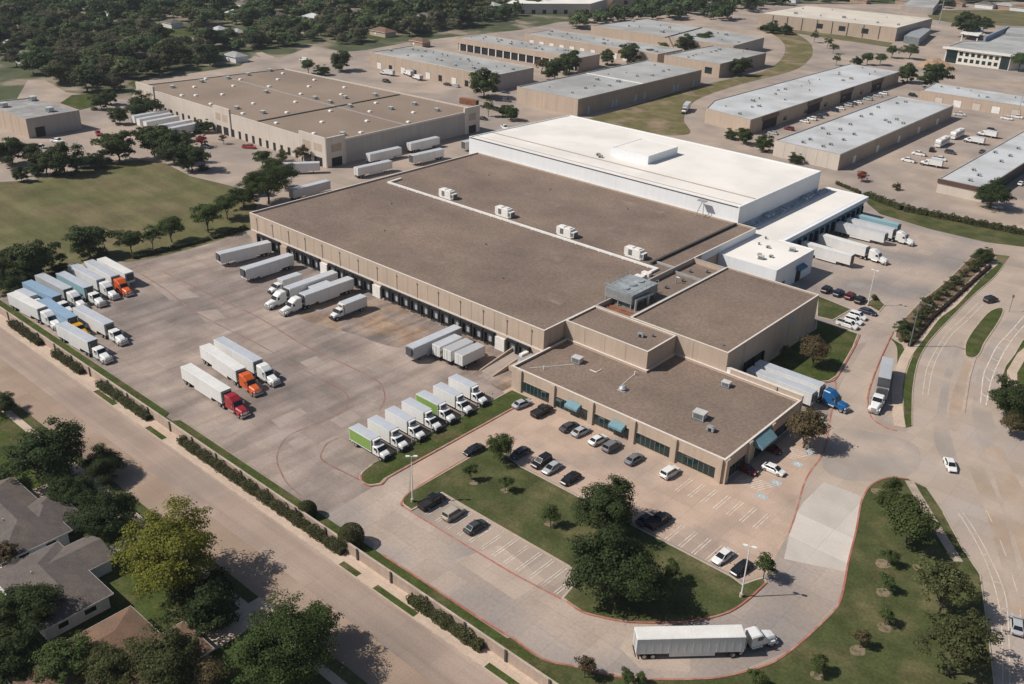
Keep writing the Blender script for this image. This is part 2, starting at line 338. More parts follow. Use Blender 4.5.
K.strip(smooth_line(px((567, 602), (582, 612), (599.5, 617), (627, 622), (662, 623), (697, 620.5), (727, 613), (747, 600.5), (766, 583))), .32, -.02, .17)
struct('kerb', K, M_red, 'red painted kerb of the tree island')
island('island', [(-119.9, 140), (-119.9, 98)] + smooth_line(px((372, 465), (362, 473), (361, 480), (368, 485), (380, 484)), 4) + [(-114.5, 97.5), (-114.5, 140)], M_lush, 'narrow grass strip in front of the box trucks', M_kerb)
struct('kerb', MB().strip(smooth_line(px((361, 475), (362, 482), (370, 486.2), (382, 484.4)), 4) + [(-114.35, 98), (-114.35, 138)], .32, -.02, .16), M_red, 'red painted kerb of the truck strip')
outer = smooth_line(px((512, 638), (544, 660), (575, 667), (597, 673), (628, 678.5), (662, 680), (695, 679.5), (724, 677), (768, 665), (793, 649), (818, 627), (838, 605.5), (844, 585.5), (848, 563), (855.5, 533), (859, 513), (862, 500), (870.5, 486), (888, 478), (908, 479.5)), 5)
LAWN = outer + px((926, 488), (943, 513), (963, 550), (980, 575), (988, 633), (994, 684), (1000, 760)) + [(-30, 79.8), (-72, 79.8)]
island('lawn', LAWN, M_grass, 'wide lawn inside the bend of the drive')
struct('kerb', MB().strip([(-98, 82.35), (-72, 82.7)] + outer, .32, -.02, .17), M_red, 'red painted kerb round the outer bend')
struct('sidewalk', MB().strip(px((909, 481), (917, 495), (928, 513), (943, 538), (958, 562)), 1.7, .05, .106), mat('worn_footway', (.40, .32, .255), var=.15, scale=.3, slab=1.5, slabvar=.06), 'footway through the lawn')
struct('kerb', MB().strip(px((943, 513), (963, 550), (980, 575), (988, 633), (994, 684), (998, 730)), .2, -.02, .14), M_kerb, 'kerb of the road by the lawn')
VL = px((998, 263.5), (988, 271), (968, 288.5), (943, 313.5), (923, 336), (910.5, 362), (904, 384.5), (904, 407), (905, 428)); VR = px((1004, 265), (993, 278.5), (975.5, 293.5), (950.5, 318.5), (929, 342), (918, 362), (913, 387), (912, 407), (912, 426))
island('verge', smooth_line(VL) + smooth_line(VR)[::-1], M_lush, 'curving grass verge beside the road')
struct('kerb', MB().strip(smooth_line(VR), .2, -.02, .14), M_kerb, 'kerb of the curving verge')
struct('sidewalk', MB().strip(smooth_line(px((996, 262), (978, 277), (953, 304), (936, 317), (921, 336), (909, 351.6), (903, 363), (897.5, 384), (897.5, 407), (900, 427))), 2.3, .0, .105), M_walk, 'footway behind the verge')
island('verge', smooth_line(px((890, 338), (897, 348), (897, 372), (900.5, 367), (905, 354), (902, 345))), M_lush, 'grass sliver by the parked truck')
island('planting_bed', px((895, 337), (896, 331), (905, 318), (922, 300), (945, 283), (965, 263), (978, 250), (993, 248), (996, 258), (980, 271), (955, 295), (935, 312), (919, 333), (909, 344), (904, 343)), M_mulch, 'mulched shrub bed along the footway', M_kerb)
island('median', smooth_line(px((990.5, 311), (1003, 308.5), (999, 321), (985, 342), (980.5, 352), (975.5, 357.5), (966.5, 356.5), (965, 349.5), (967, 340), (978, 324)), 4, True), M_lush, 'grass median in the road', M_kerb)
struct('kerb', MB().strip(px((975, 358), (969, 378), (965.5, 400), (964, 412)), .5, -.02, .12), M_kerb, 'narrow raised divider past the median')
island('lawn', px((1040, 326), (1022, 341), (1014, 355), (1005.4, 366), (1001, 378), (1000, 392), (1004, 412), (1014, 428), (1040, 440), (1100, 430), (1100, 330)), M_lush, 'grass corner at the right edge', M_kerb)
struct('sidewalk', MB().strip(px((1040, 340), (1022, 355), (1012, 372), (1012, 395)), 2.2, .05, .106), M_walk, 'footway at the right edge')
# grass by the tall box
island('lawn', [(-85.0, 190), (-85.0, 219.2)] + px((816.7, 320.4), (858, 334), (853, 347), (836.5, 376), (829, 381), (820, 382), (800, 376)), M_lush, 'shaded lawn beside the tall box', M_kerb)
struct('kerb', MB().strip(smooth_line(px((860, 335), (854, 348), (837.5, 376.5), (830, 382), (820, 383)), 4), .3, -.02, .16), M_red, 'red painted kerb of the shaded lawn')
island('lawn', px((818, 296), (851, 309.6), (832.5, 320.4), (817, 316.5)), M_grass, 'small lawn beside the parked white cars', M_kerb)
island('island', px((865, 304), (876, 297), (885, 305), (879, 312)), M_grass, 'small grass corner with a lamp post', M_kerb)
struct('kerb', MB().strip(smooth_line(px((893, 332), (885, 349), (877, 367), (869, 390), (867.5, 404), (871, 417), (884, 427), (897, 431)), 4), .3, -.02, .15), M_red, 'red painted kerb by the parked semi')
# far grass
sheet('field', smooth_line(px((-60, 300), (0, 298), (20, 283), (60, 272), (100, 258), (128, 262), (170, 254), (210, 243), (250, 230))) + px((257, 205), (240, 188), (215, 182), (190, 176), (165, 163), (140, 160), (100, 163), (35, 180), (0, 182), (-60, 182)), .0, M_field, 'wide field of dry mown grass')
sheet('verge', px((60, 103), (72, 95), (100, 93), (118, 95), (105, 104), (80, 110)), 0, M_lush, 'green verge behind the small warehouse')
sheet('verge', smooth_line(px((588, 119), (640, 103), (702, 85), (757, 73), (776, 64), (784, 54), (784, 44), (774, 35), (757, 29), (766, 26), (790, 31), (808, 41), (813, 51), (808, 61), (792, 71), (742, 84), (703, 97), (689, 107), (684, 120), (689, 134), (650, 135))), 0, M_rail, 'curving grassed rail bed between the warehouses')
sheet('verge', px((925, 10), (1040, 10), (1040, 27), (960, 24), (930, 19)), 0, M_field, 'distant green playing field')
sheet('verge', px((864, 197), (900, 206), (960, 219), (1040, 238), (1040, 249), (985, 242), (930, 229), (880, 214), (868, 204)), .004, M_grass, 'grass strip under the long hedge')
sheet('verge', px((760, 26), (830, 33), (893, 43), (888, 47), (800, 34), (760, 30)), 0, M_field, 'thin grass strip by the pale warehouse')
sheet('verge', px((983, 253), (1010, 256), (1001, 268), (990, 270), (975, 262)), .006, M_field, 'dry grass corner at the road junction')

# ---------------------------------------------------------------- paint
def lines(m, label, segs, wd=.12, z=.026):
    mb = MB()
    for s_ in segs: mb.strip(s_, wd, z - .003, z)
    return struct('marking', mb, m, label)
segs = []
for i in range(7):
    x = -72.1 + 2.72 * i
    for dx in (-.28, .28): segs.append([(x + dx, 132.8), (x + dx, 138.4)])
for i in range(5):
    x = -65.4 + 2.72 * i
    for dx in (-.28, .28): segs.append([(x + dx, 119.0), (x + dx, 124.6)])
for i in range(0):
    x = -98 + 2.72 * i
    for dx in (-.28, .28): segs.append([(x + dx, 119.4), (x + dx, 124.4)])
for i in range(12):
    x = -100.8 + 2.72 * i
    for dx in (-.26, .26): segs.append([(x + dx, 95), (x + dx, 101.2)])
lines(M_white, 'white stall lines in the car park', segs, .13)
lines(M_redline, 'worn red fire lane lines', [smooth_line(px(*p), 4) for p in (
    ((136, 271), (165, 289), (192, 310), (225, 328), (256, 343), (308, 372), (340, 389), (348, 397), (346, 408), (338, 415), (313, 425), (290, 435), (280, 447), (277, 460), (281, 472), (288, 484), (303, 498)),
    ((162, 271), (205, 292), (256, 316), (302, 344), (340, 362), (376, 380), (384, 391), (384, 402), (379, 411)),
    ((339, 438), (328, 443), (323, 450), (321, 458), (330, 465), (360, 480)))], .34, .004)
lines(M_red, 'red fire lane line beside the stalls', [[(-106.5, 94.1), (-103.5, 93.9), (-79.4, 94.0), (-69.5, 94.7)]], .34, .022)
lines(M_red, 'red fire lane line by the drive', [smooth_line(px((830, 372), (836, 385), (831, 415), (827, 440), (822, 456), (810, 472), (803, 487), (796, 513), (789, 533)), 4)], .32, .03)
def ladder(A, B, n, z):
    A = smooth_line(px(*A), 8); B = smooth_line(px(*B), 8); out = [A, B]
    for k in range(n):
        t = (k + .5) / n; i = int(t * (len(A) - 1)); j = int(t * (len(B) - 1)); out.append([A[i], B[j]])
    return out
lines(M_cream, 'pale double centre line with rungs', ladder(((979, 302.3), (959, 322), (947, 333), (935, 351.5), (926.5, 370), (922.5, 395)), ((983.5, 304), (964, 323.5), (951.5, 335), (939, 354), (932, 372), (928, 395)), 9, 0), .2)
lines(M_white, 'white double line with rungs beyond the median', ladder(((1030, 309), (1011, 331), (998, 345), (989, 362), (983.5, 375), (980.5, 403)), ((1036, 313), (1017, 333.5), (1006, 349), (997, 366), (991, 382), (986, 405)), 8, 0), .2)
lines(M_cream, 'white double line with rungs on the lower road', ladder(((958, 513), (968, 528), (983, 555.5), (994, 585), (1001, 620), (1003, 684)), ((963, 513), (974, 529), (988, 554), (1003, 588), (1008, 618), (1010, 684)), 6, 0), .18)
lines(M_cream, 'yellow dashes on the lower road', [px((1000, 540), (1006, 556)), px((1012, 575), (1017, 592)), px((1020, 610), (1023, 630)), px((986, 510), (992, 522))], .15)
hat = []
for a, b in (((788, 452), (803, 440)), ((757, 490), (772, 472))):
    pass
for k in range(7): hat.append([(-65 + .66 * k, 158.4), (-63.2 + .66 * k, 162.4)]); hat.append([(-65 + .66 * k, 143.6), (-63.2 + .66 * k, 147.4)])
lines(M_white, 'hatched access aisles beside the office', hat, .16)
mb = MB()
for (x, y) in ((-59.6, 157.3), (-59.7, 163.3), (-59.6, 148.4), (-59.5, 142.6)): mb.box(x - 1.0, x + 1.0, y - .85, y + .85, .012, .018)
struct('marking', mb, M_blue, 'pale blue accessible stall squares')
mb = MB()
for (x, y) in ((-59.6, 157.3), (-59.7, 163.3), (-59.6, 148.4), (-59.5, 142.6)):
    P = [(x + .45 * math.cos(t), y - .1 + .45 * math.sin(t)) for t in np.linspace(.2, 4.9, 12)]
    mb.strip(P, .12, .018, .022); mb.strip([(x, y + .7), (x, y), (x + .5, y), (x + .6, y - .5)], .12, .0185, .0225)
struct('marking', mb, M_white, 'white wheelchair signs on the blue squares')
# ---------------------------------------------------------------- building materials
M_roofbrown = mat('gravel_roof', (.228, .166, .128), c2=(.182, .135, .107), c2scale=.04, c2lo=.35, c2hi=.65, var=.13, scale=.09, scale2=1.6, var2=.2, rough=.95)
M_roofgrey = mat('grey_membrane_roof', (.41, .41, .40), c2=(.30, .30, .29), c2scale=.05, c2lo=.4, c2hi=.65, var=.1, scale=.08, scale2=.9, var2=.05, streak=.1)
M_roofpale = mat('pale_membrane_roof', (.52, .53, .535), c2=(.39, .39, .385), c2scale=.06, c2lo=.45, c2hi=.68, var=.08, scale=.08, scale2=.9, var2=.05)
M_rooftan = mat('tan_ballast_roof', (.27, .205, .155), c2=(.225, .17, .13), c2scale=.03, var=.08, scale=.06, scale2=1.3, var2=.1)
M_roofwhite = mat('white_membrane_roof', (.80, .755, .695), c2=(.72, .685, .635), c2scale=.05, var=.05, scale=.06, var2=.03, slab=6.5, slabvar=.018, slabdark=.93)
M_wallwhite = mat('white_panel_wall', (.76, .775, .79), var=.04, scale=.1, var2=.02, streak=.04)
M_walltan = mat('tan_concrete_wall', (.47, .37, .29), var=.05, scale=.15, var2=.04, streak=.09)
M_wallpale = mat('pale_concrete_wall', (.58, .51, .44), var=.05, scale=.12, var2=.04, streak=.08)
M_wallbuff = mat('buff_concrete_wall', (.42, .335, .26), var=.06, scale=.12, var2=.04, streak=.12)
M_wallbrown = mat('brown_aggregate_wall', (.36, .285, .225), var=.06, scale=.12, var2=.06, streak=.1)
M_wallgrey = mat('grey_concrete_wall', (.40, .36, .33), var=.05, scale=.12, var2=.05, streak=.1)
M_coping = mat('pale_coping', (.68, .61, .54), var=.06, scale=.4)
M_copdark = mat('dark_coping', (.07, .065, .06), var=.15, scale=.4)
M_copgrey = mat('grey_coping', (.36, .35, .34), var=.1, scale=.4)
M_glass = mat('tinted_glass', (.012, .03, .03), rough=.12, var=.3, scale=.6, var2=0, spec=.6)
M_black = mat('black_rubber', (.018, .018, .02), rough=.8, var=.2, scale=1)
M_dark = mat('dark_opening', (.02, .02, .023), rough=.7, var=.2)
M_door = mat('door_panel', (.42, .41, .39), var=.08, scale=.4)
M_metal = mat('galvanised_metal', (.42, .43, .43), rough=.5, metal=.35, var=.12, scale=.6)
M_metaldk = mat('dull_grey_metal', (.16, .18, .18), rough=.6, metal=.2, var=.2, scale=.8)
M_whitebox = mat('white_painted_metal', (.76, .73, .69), rough=.5, var=.06, scale=.5)
M_teal = mat('teal_awning', (.16, .28, .325), rough=.8, var=.08, scale=.5)
M_bluewall = mat('steel_blue_wall', (.09, .19, .28), rough=.8, var=.08, scale=.3)
M_rust = mat('rusty_steel', (.26, .11, .06), var=.25, scale=.7)
M_brownband = mat('brown_roof_band', (.10, .06, .045), var=.15, scale=.5)

def each(name, boxes, M, m, parent):
    for q in boxes: MB().box(*q, M).build(name, m, parent)
class Bld:
    """flat roofed building: parts wall, roof, coping; panels and openings are added along its edges"""
    def __init__(s, name, label, poly, h, wall, roof, coping=None, par=.5, group=None, cat='building', th=.3, z0=0, capw=.04, caph=.09):
        poly = ccw(poly); s.poly = poly; s.h = h; s.z0 = z0
        cx = sum(p[0] for p in poly) / len(poly); cy = sum(p[1] for p in poly) / len(poly)
        s.o = thing(name, label, cat, (cx, cy, 0), 0, group)
        s.wall = MB().ring(poly, inset(poly, th), z0 - .03, h, h - par - .05).build('wall', wall, s.o)
        s.zr = h - par
        s.roof = MB().sheet(inset(poly, th * .6), s.zr).build('roof', roof, s.o)
        if coping:
            s.cop = MB().ring(inset(poly, -capw), inset(poly, th + capw), h + .003, h + caph, h + .003).build('coping', coping, s.o)
    def fr(s, i):
        a = Vector(s.poly[i]); b = Vector(s.poly[(i + 1) % len(s.poly)]); d = (b - a); L = d.length; d.normalize(); n = Vector((d.y, -d.x))
        return a, d, n, L
    def M(s, i):
        a, d, n, L = s.fr(i)
        return Matrix(((d.x, n.x, 0, a.x), (d.y, n.y, 0, a.y), (0, 0, 1, 0), (0, 0, 0, 1)))
    def panel(s, i, u0, u1, z0, z1, m, name, out=.05, back=-.02, parent=None):
        return MB().box(u0, u1, back, out, z0, z1, s.M(i)).build(name, m, parent or s.wall)
    def joints(s, i, n, m, u0=0, z0=.2, z1=None, w=.14):
        a, d, nn, L = s.fr(i); mb = MB(); M = s.M(i)
        for k in range(1, n):
            u = u0 + (L - u0) * k / n; MB().box(u - w / 2, u + w / 2, -.02, .03, z0, z1 or s.h - .25, M).build('panel_joint', m, s.wall)
    def window(s, i, u0, u1, z0, z1, mull=0):
        f = s.panel(i, u0 - .08, u1 + .08, z0 - .08, z1 + .08, M_dark, 'window', .05)
        s.panel(i, u0, u1, z0, z1, M_glass, 'pane', .065, .052, f)
        if mull:
            mb = MB(); M = s.M(i)
            for k in range(1, mull):
                u = u0 + (u1 - u0) * k / mull; mb.box(u - .05, u + .05, .066, .1, z0, z1, M)
            mb.build('mullions', M_metaldk, f)
        return f
    def door(s, i, u0, u1, z1, m=None, z0=0):
        f = s.panel(i, u0 - .1, u1 + .1, z0, z1 + .1, M_dark, 'door', .06)
        s.panel(i, u0, u1, z0 + .02, z1, m or M_door, 'door_leaf', .085, .062, f)
        return f
    def recess(s, i, u0, u1, z1, z0=0.02):
        return s.panel(i, u0, u1, z0, z1, M_dark, 'doorway', .045)

# shared roof equipment
def _units():
    U = {}
    mb = MB(); mb.box(-1.1, 1.1, -.9, .9, .2, 1.35); mb.box(-1.2, 1.2, -1, 1, 1.36, 1.45); mb.cur = 1; mb.box(-.9, .9, -.95, -.905, .35, 1.2); mb.box(-1.15, -1.105, -.7, .7, .35, 1.2); mb.box(-1.3, 1.3, -1.1, 1.1, 0, .18)
    U['air_conditioner'] = mb.mesh('air_conditioner', [mat('dusty_white_metal', (.52, .51, .49), rough=.5, var=.1, scale=.5), M_metaldk])
    mb = MB(); mb.box(-.7, .7, -.7, .7, 0, .35); mb.add([(-.72, -.72, .36), (.72, -.72, .36), (.72, .72, .36), (-.72, .72, .36), (-.4, -.4, .62), (.4, -.4, .62), (.4, .4, .62), (-.4, .4, .62)], [(0, 1, 5, 4), (1, 2, 6, 5), (2, 3, 7, 6), (3, 0, 4, 7), (4, 5, 6, 7)])
    U['skylight'] = mb.mesh('skylight', [M_whitebox])
    mb = MB(); mb.cyl((0, 0, 0), (0, 0, .7), .3, .3, 10); mb.cyl((0, 0, .7), (0, 0, 1.0), .55, .45, 10)
    U['vent'] = mb.mesh('vent', [M_metaldk])
    mb = MB(); mb.box(-.8, .8, -.6, .6, .15, .95); mb.box(-.5, .5, -.4, .4, .96, 1.1); mb.cur = 1; mb.box(-.85, -.81, -.5, .5, .25, .85); mb.box(-.3, .3, -.68, -.61, .25, .85)
    U['roof_unit'] = mb.mesh('roof_unit', [M_metal, M_dark])
    mb = MB(); mb.cyl((0, 0, 0), (0, 0, .5), .8, .7, 14); mb.cyl((0, 0, .5), (0, 0, 1.1), .95, .5, 14); mb.cur = 1; mb.box(-1, 1, -1, 1, 0, .12)
    U['dome_vent'] = mb.mesh('dome_vent', [M_metal, M_copgrey])
    return U
UN = _units()
def unit(b, kind, x, y, rz=0, s=1.0, z=None):
    o = link(kind, UN[kind], b.roof); o.location = (x - b.o.location.x, y - b.o.location.y, b.zr if z is None else z); o.rotation_euler.z = rz; o.scale = (s, s, s); return o
def unit_px(b, kind, p, s=1.0, rz=0):
    v = at(p[0], p[1], b.zr + .4); return unit(b, kind, v.x, v.y, rz, s)

# ================================================================ the main warehouse
DX0, DX1, DY0, DY1, DH = -237.0, -121.8, 152.9, 252.6, 9.6
D = Bld('distribution_warehouse', 'huge tan dock warehouse with brown gravel roof and a long row of truck docks', [(DX0, DY0), (DX1, DY0), (DX1, DY1), (DX0, DY1)], DH, M_walltan, M_roofbrown, M_coping, par=.45)
D.joints(0, 30, mat('joint_brown', (.32, .24, .185), var=.1), z0=4.7, w=.07)  # thin darker brown strips mark the joints between wall panels
mb = MB(); M = D.M(0); L = DX1 - DX0
for k in range(15):
    u = 3.5 + k * 7.72; _ds = MB().box(u - .05, u + .05, .02, .12, 4.63, DH - 1.25, M); _ds.cur = 1; _ds.box(u - .16, u + .16, .02, .2, DH - 1.25, DH - .95, M).build('downspout', [M_wallbuff, M_metaldk], D.wall)
D.panel(0, .4, L - .3, 4.15, 4.62, M_coping, 'dock_ledge', .1)
D.panel(1, 68.5, 99.5, 7.45, 9.58, M_wallwhite, 'metal_cladding', .05)
D.panel(0, .05, L - .05, 0, 1.15, M_wallgrey, 'plinth', .04)
M_dockdoor = mat('dock_door_blue_grey', (.36, .37, .38), var=.2, scale=.4)
for k in range(30):
    u = 4.2 + k * 3.72
    if u > L - 5: break
    if k in (3, 8, 14, 26): 
        D.panel(0, u - .5, u + 2.6, .05, 3.4, M_whitebox if k != 3 else M_walltan, 'dock_wall_panel', .5)
        continue
    f = D.panel(0, u + .3, u + 2.4, 1.15, 3.7, M_dockdoor, 'dock_door', .06)
    mb = MB()
    for a, b in ((u - .36, u + .2), (u + 2.5, u + 3.06)): mb.box(a, b, -.02, .8, .75, 4.1, M)
    mb.box(u - .42, u + 3.12, -.02, .6, 4.101, 4.55, M) if False else mb.box(u + .201, u + 2.499, .061, .78, 3.55, 4.1, M)
    mb.build('dock_seal', M_black, f)
    MB().box(u + .3, u + 2.4, .045, .35, .55, 1.1, M).build('dock_bumper', M_black, f)
# expansion curb, pipe, refrigeration units on the roof
MB().box(-128.6, -127.9, 206, 251.8, D.zr, D.zr + .7).build('expansion_curb', M_copdark, D.roof)
MB().box(-127.85, -122.2, 207.9, 208.5, D.zr, D.zr + .45).build('roof_curb', M_copgrey, D.roof)
pm = MB(); 
pm.strip([(-232.1, 209.8), (-231.6, 203.8), (-124.9, 203.8), (-124.7, 195.6), (-124.8, 182)], .8, D.zr + .15, D.zr + .6)
for k in range(26): pm.box(-230 + 4.1 * k - .1, -230 + 4.1 * k + .1, 203.2, 204.4, D.zr, D.zr + .3)
for k in range(6): pm.box(-126, -123.6, 182 + 3.2 * k, 183.4 + 3.2 * k, D.zr, D.zr + .9)
pm.build('insulated_pipe', M_whitebox, D.roof)
rm = MB(); rm.box(-3, 2.2, -1.15, 1.15, .35, 2.5); rm.box(2.25, 3.3, -1, 1, .35, 1.9); rm.box(-2.6, 2.6, -1.3, 1.3, 0, .3); rm.box(-2.2, -.6, -.8, .8, 2.51, 2.75); rm.box(.0, 1.6, -.8, .8, 2.51, 2.75)
rm.cur = 1; rm.box(3.31, 3.5, -.7, .7, .5, 1.6); rm.box(-1.6, -.4, -1.2, -1.16, .6, 2.2); rm.box(2.4, 3.1, -1.06, -1.005, .6, 1.7)
rme = rm.mesh('refrigeration_unit', [M_whitebox, M_metaldk])
for x, y in ((-207.4, 207.4), (-182.9, 207.4), (-158.5, 207.2), (-134.6, 207.6)):
    o = link('refrigeration_unit', rme, D.roof); o.location = (x - D.o.location.x, y - D.o.location.y, D.zr)
mb = MB()
for dx in (0, 2.6):
    mb.cyl((-141.5 + dx, 250.2, D.zr), (-139.9 + dx * .15, 250.9, D.zr + 5.2), .12); 
mb.box(-141.5, -138.6, 250.1, 251.6, D.zr + 5.0, D.zr + 5.25); mb.cyl((-141.2, 250.3, D.zr + 2), (-138.9, 250.4, D.zr + 2), .08)
mb.build('roof_ladder', M_metal, D.roof)
M_patch = mat('roof_patch', (.195, .145, .115), c2=(.225, .165, .128), c2scale=.1, var=.15, scale=.2, scale2=1.6, var2=.15)
for i, (x, y, a_, b_) in enumerate(((-205, 178, 5, 3), (-176, 166, 8, 2.2), (-150, 190, 3, 5), (-133, 170, 4, 2.5), (-226, 232, 6, 3), (-186, 228, 9, 2), (-150, 222, 4, 4), (-218, 160, 4, 1.6), (-160, 245, 10, 1.6))):
    MB().sheet([(x - a_, y - b_), (x + a_, y - b_), (x + a_, y + b_), (x - a_, y + b_)], D.zr + .006).build('roof_patch', M_patch, D.roof)
for x, y in ((-150, 170), (-170, 185), (-198, 172), (-215, 190), (-160, 240), (-190, 238), (-215, 235)): unit(D, 'vent', x, y, 0, .45)

# step block in front of the tall box
S_ = Bld('mechanical_block', 'tan blank block stepping up behind the low office roof', [(-121.7, 160.6), (-98.5, 160.6), (-98.5, 172.1), (-121.7, 172.1)], 9.75, M_walltan, M_roofbrown, M_coping, par=.35)
unit(S_, 'roof_unit', -104.5, 166.5, .3, .9)
unit(S_, 'vent', -102.5, 168.4, 0, .7)
S_.joints(0, 4, mat('joint_brown', (.32, .24, .185)), z0=5.2, w=.06)
# well with the cooling tower
WELL = Bld('roof_well', 'sunken mechanical roof well with rusty floor beside the cooling tower', [(-121.75, 172.2), (-111.6, 172.2), (-111.6, 217.0), (-121.75, 217.0)], 9.9, M_walltan, M_roofbrown, M_copgrey, par=1.3, th=.35)
MB().box(-121.3, -112.0, 172.65, 177.6, WELL.zr - .4, WELL.zr + .04).build('pit_floor', M_rust, WELL.roof)
mb = MB()
for k in range(4): mb.box(-121.2, -112.1, 173.0 + k * 1.2, 173.25 + k * 1.2, WELL.zr + .05, WELL.zr + .3)
mb.build('pipe_rack', M_rust, WELL.roof)
for x, y in ((-117, 196), (-116.4, 203), (-118.5, 210), (-115, 213)): 
    unit(WELL, 'vent', x, y, 0, .9)
mb = MB(); mb.cyl((-117, 201, WELL.zr), (-117, 201, WELL.zr + 1.7), .16); mb.cyl((-117, 201, WELL.zr + 1.7), (-116, 201, WELL.zr + 1.7), .16); mb.cyl((-117, 192, WELL.zr), (-117, 192, WELL.zr + 1.5), .2); mb.box(-121, -113, 206.5, 207, WELL.zr, WELL.zr + .6)
mb.build('pipe', M_metal, WELL.roof)
ct = thing('cooling_tower', 'large grey louvred cooling tower on the warehouse roof', 'cooling tower', (-119, 183.5, WELL.zr))
MB().box(-123.4, -115.2, 178.2, 189.2, WELL.zr + 1.5, WELL.zr + 3.9).build('casing', mat('weathered_galvanised', (.33, .36, .37), rough=.6, metal=.15, var=.2, scale=.5, streak=.15), ct)
MB().box(-122.6, -116.0, 179.0, 188.4, WELL.zr + .002, WELL.zr + 1.49).build('base_basin', M_metaldk, ct)
for x_ in (-123.2, -119.4, -115.6):
    for y_ in (178.4, 183.6, 188.8): MB().box(x_ - .12, x_ + .12, y_ - .12, y_ + .12, WELL.zr + .002, WELL.zr + 1.49).build('leg', M_metal, ct)
mb = MB()
for k in range(9): mb.box(-123.3, -115.3, 178.1 - .04, 178.18, WELL.zr + 1.6 + k * .25, WELL.zr + 1.72 + k * .25)
for k in range(9): mb.box(-115.18, -115.06, 178.4, 189, WELL.zr + 1.6 + k * .25, WELL.zr + 1.72 + k * .25)
mb.build('louvres', M_metal, ct)
mb = MB(); mb.box(-123.5, -115.1, 178.1, 189.3, WELL.zr + 3.9, WELL.zr + 4.0)
for k in range(3): mb.cyl((-119.3, 180.6 + 3.2 * k, WELL.zr + 4.0), (-119.3, 180.6 + 3.2 * k, WELL.zr + 4.25), 1.25, 1.25, 16)
mb.build('fan_deck', mat('weathered_galvanised', (.33, .36, .37)), ct)
mb = MB()
for x in (-123.6, -115.0):
    for k in range(7): mb.box(x - .05, x + .05, 178.2 + 1.8 * k, 178.3 + 1.8 * k, WELL.zr + 4.0, WELL.zr + 5.0)
    mb.box(x - .04, x + .04, 178.2, 189.1, WELL.zr + 5.0, WELL.zr + 5.08)
mb.box(-123.6, -115, 178.0, 178.08, WELL.zr + 5.0, WELL.zr + 5.08)
mb.build('railing', M_metal, ct)
mb = MB(); mb.cyl((-114.6, 179, WELL.zr), (-114.6, 179, WELL.zr + 3), .35); mb.cyl((-114.4, 184, WELL.zr), (-114.4, 184, WELL.zr + 2.6), .35); mb.cyl((-114.6, 179, WELL.zr + 2.8), (-114.4, 186, WELL.zr + 2.4), .3)
mb.build('pipes', M_metal, ct)

# tall box
T_ = Bld('tall_warehouse_box', 'tall tan windowless box with brown roof beside the parked blue tractor', [(-111.5, 172.3), (-85.2, 172.3), (-85.2, 217.6), (-111.5, 217.6)], 10.0, M_walltan, M_roofbrown, M_coping, par=.35)
T_.joints(0, 3, mat('joint_brown', (.32, .24, .185)), z0=5.2, w=.06); T_.joints(1, 6, mat('joint_brown', (.32, .24, .185)), z0=.4, w=.06)
f = T_.recess(1, 9.0, 17.5, 4.3); 
mb = MB(); M = T_.M(1)
for u in (8.6, 12.95, 17.3): mb.box(u, u + .45, .0, .5, .9, 4.3, M)
mb.build('dock_seal', M_black, f)
mb = MB()
for k, (a, b) in enumerate(((0, .5), (.7, 1.5), (1.7, 2.1), (2.3, 3.2))): mb.box(29.6 + a, 29.6 + b, 0, .06, 7.6, 8.5 - .25 * (k % 2), M)
mb.strip([(0, 0)], 1, 0, 0) if False else None
mb.box(29.4, 33, 0, .05, 7.1, 7.3, M)
mb.build('sign', mat('faded_blue_sign', (.30, .42, .50)), T_.wall)
unit(T_, 'vent', -88.2, 175.5, 0, .4)

# office
O = Bld('office_wing', 'low tan office wing with ribbon windows, pilasters and teal awnings', [(-120.9, 140.9), (-67.0, 140.9), (-67.0, 172.2), (-98.4, 172.2), (-98.4, 160.5), (-120.9, 160.5)], 5.35, M_walltan, M_roofbrown, M_coping, par=.5, th=.35)
pil = [-118.4, -109.0, -98.6, -88.0, -78.2, -68.0]
M = O.M(0); ox = O.poly[0][0]
assert abs(ox + 120.9) < .01
mb = MB()
for x in pil: MB().box(x - .65 - ox, x + .65 - ox, -.02, .45, 0, 5.3, M).build('pilaster', M_walltan, O.wall)
for a, b in zip(pil[:-1], pil[1:]):
    O.window(0, a + .95 - ox, b - .95 - ox, .5, 2.65, 7)
    O.panel(0, a + .66 - ox, b - .66 - ox, 2.85, 2.98, M_wallbuff, 'window_head', .12)
def awning(b, i, u0, u1, zt, zb, out, m):
    a, d, n, L = b.fr(i); M = b.M(i); mb = MB()
    P = [(u0, .1, zt), (u1, .1, zt), (u1, out, zb + .5), (u0, out, zb + .5), (u0, .1, zb), (u1, .1, zb), (u1, out, zb), (u0, out, zb)]
    mb.add([M @ Vector(p) for p in P], [(0, 3, 2, 1), (3, 7, 6, 2), (0, 4, 7, 3), (1, 2, 6, 5), (4, 5, 6, 7)])
    return mb.build('awning', m, b.wall)
awning(O, 0, 16.3, 19.6, 3.5, 2.3, 1.6, M_teal); O.door(0, 17, 19.2, 2.3, M_glass)
awning(O, 0, 27.8, 31.1, 3.5, 2.3, 1.6, M_teal); O.door(0, 28.4, 30.6, 2.3, M_glass)
ri = 1
mb = MB(); M = O.M(ri)
for u in (.65, 9.4, 18.8): MB().box(u - .6, u + .6, -.02, .45, 0, 5.3, M).build('pilaster', M_walltan, O.wall)
O.window(ri, 1.8, 8.3, .5, 2.65, 5); O.window(ri, 20.2, 29.8, .5, 2.65, 7); O.door(ri, 12.4, 16, 2.5, M_glass)
awning(O, ri, 11.2, 17.2, 5.1, 3.2, 2.1, M_teal)
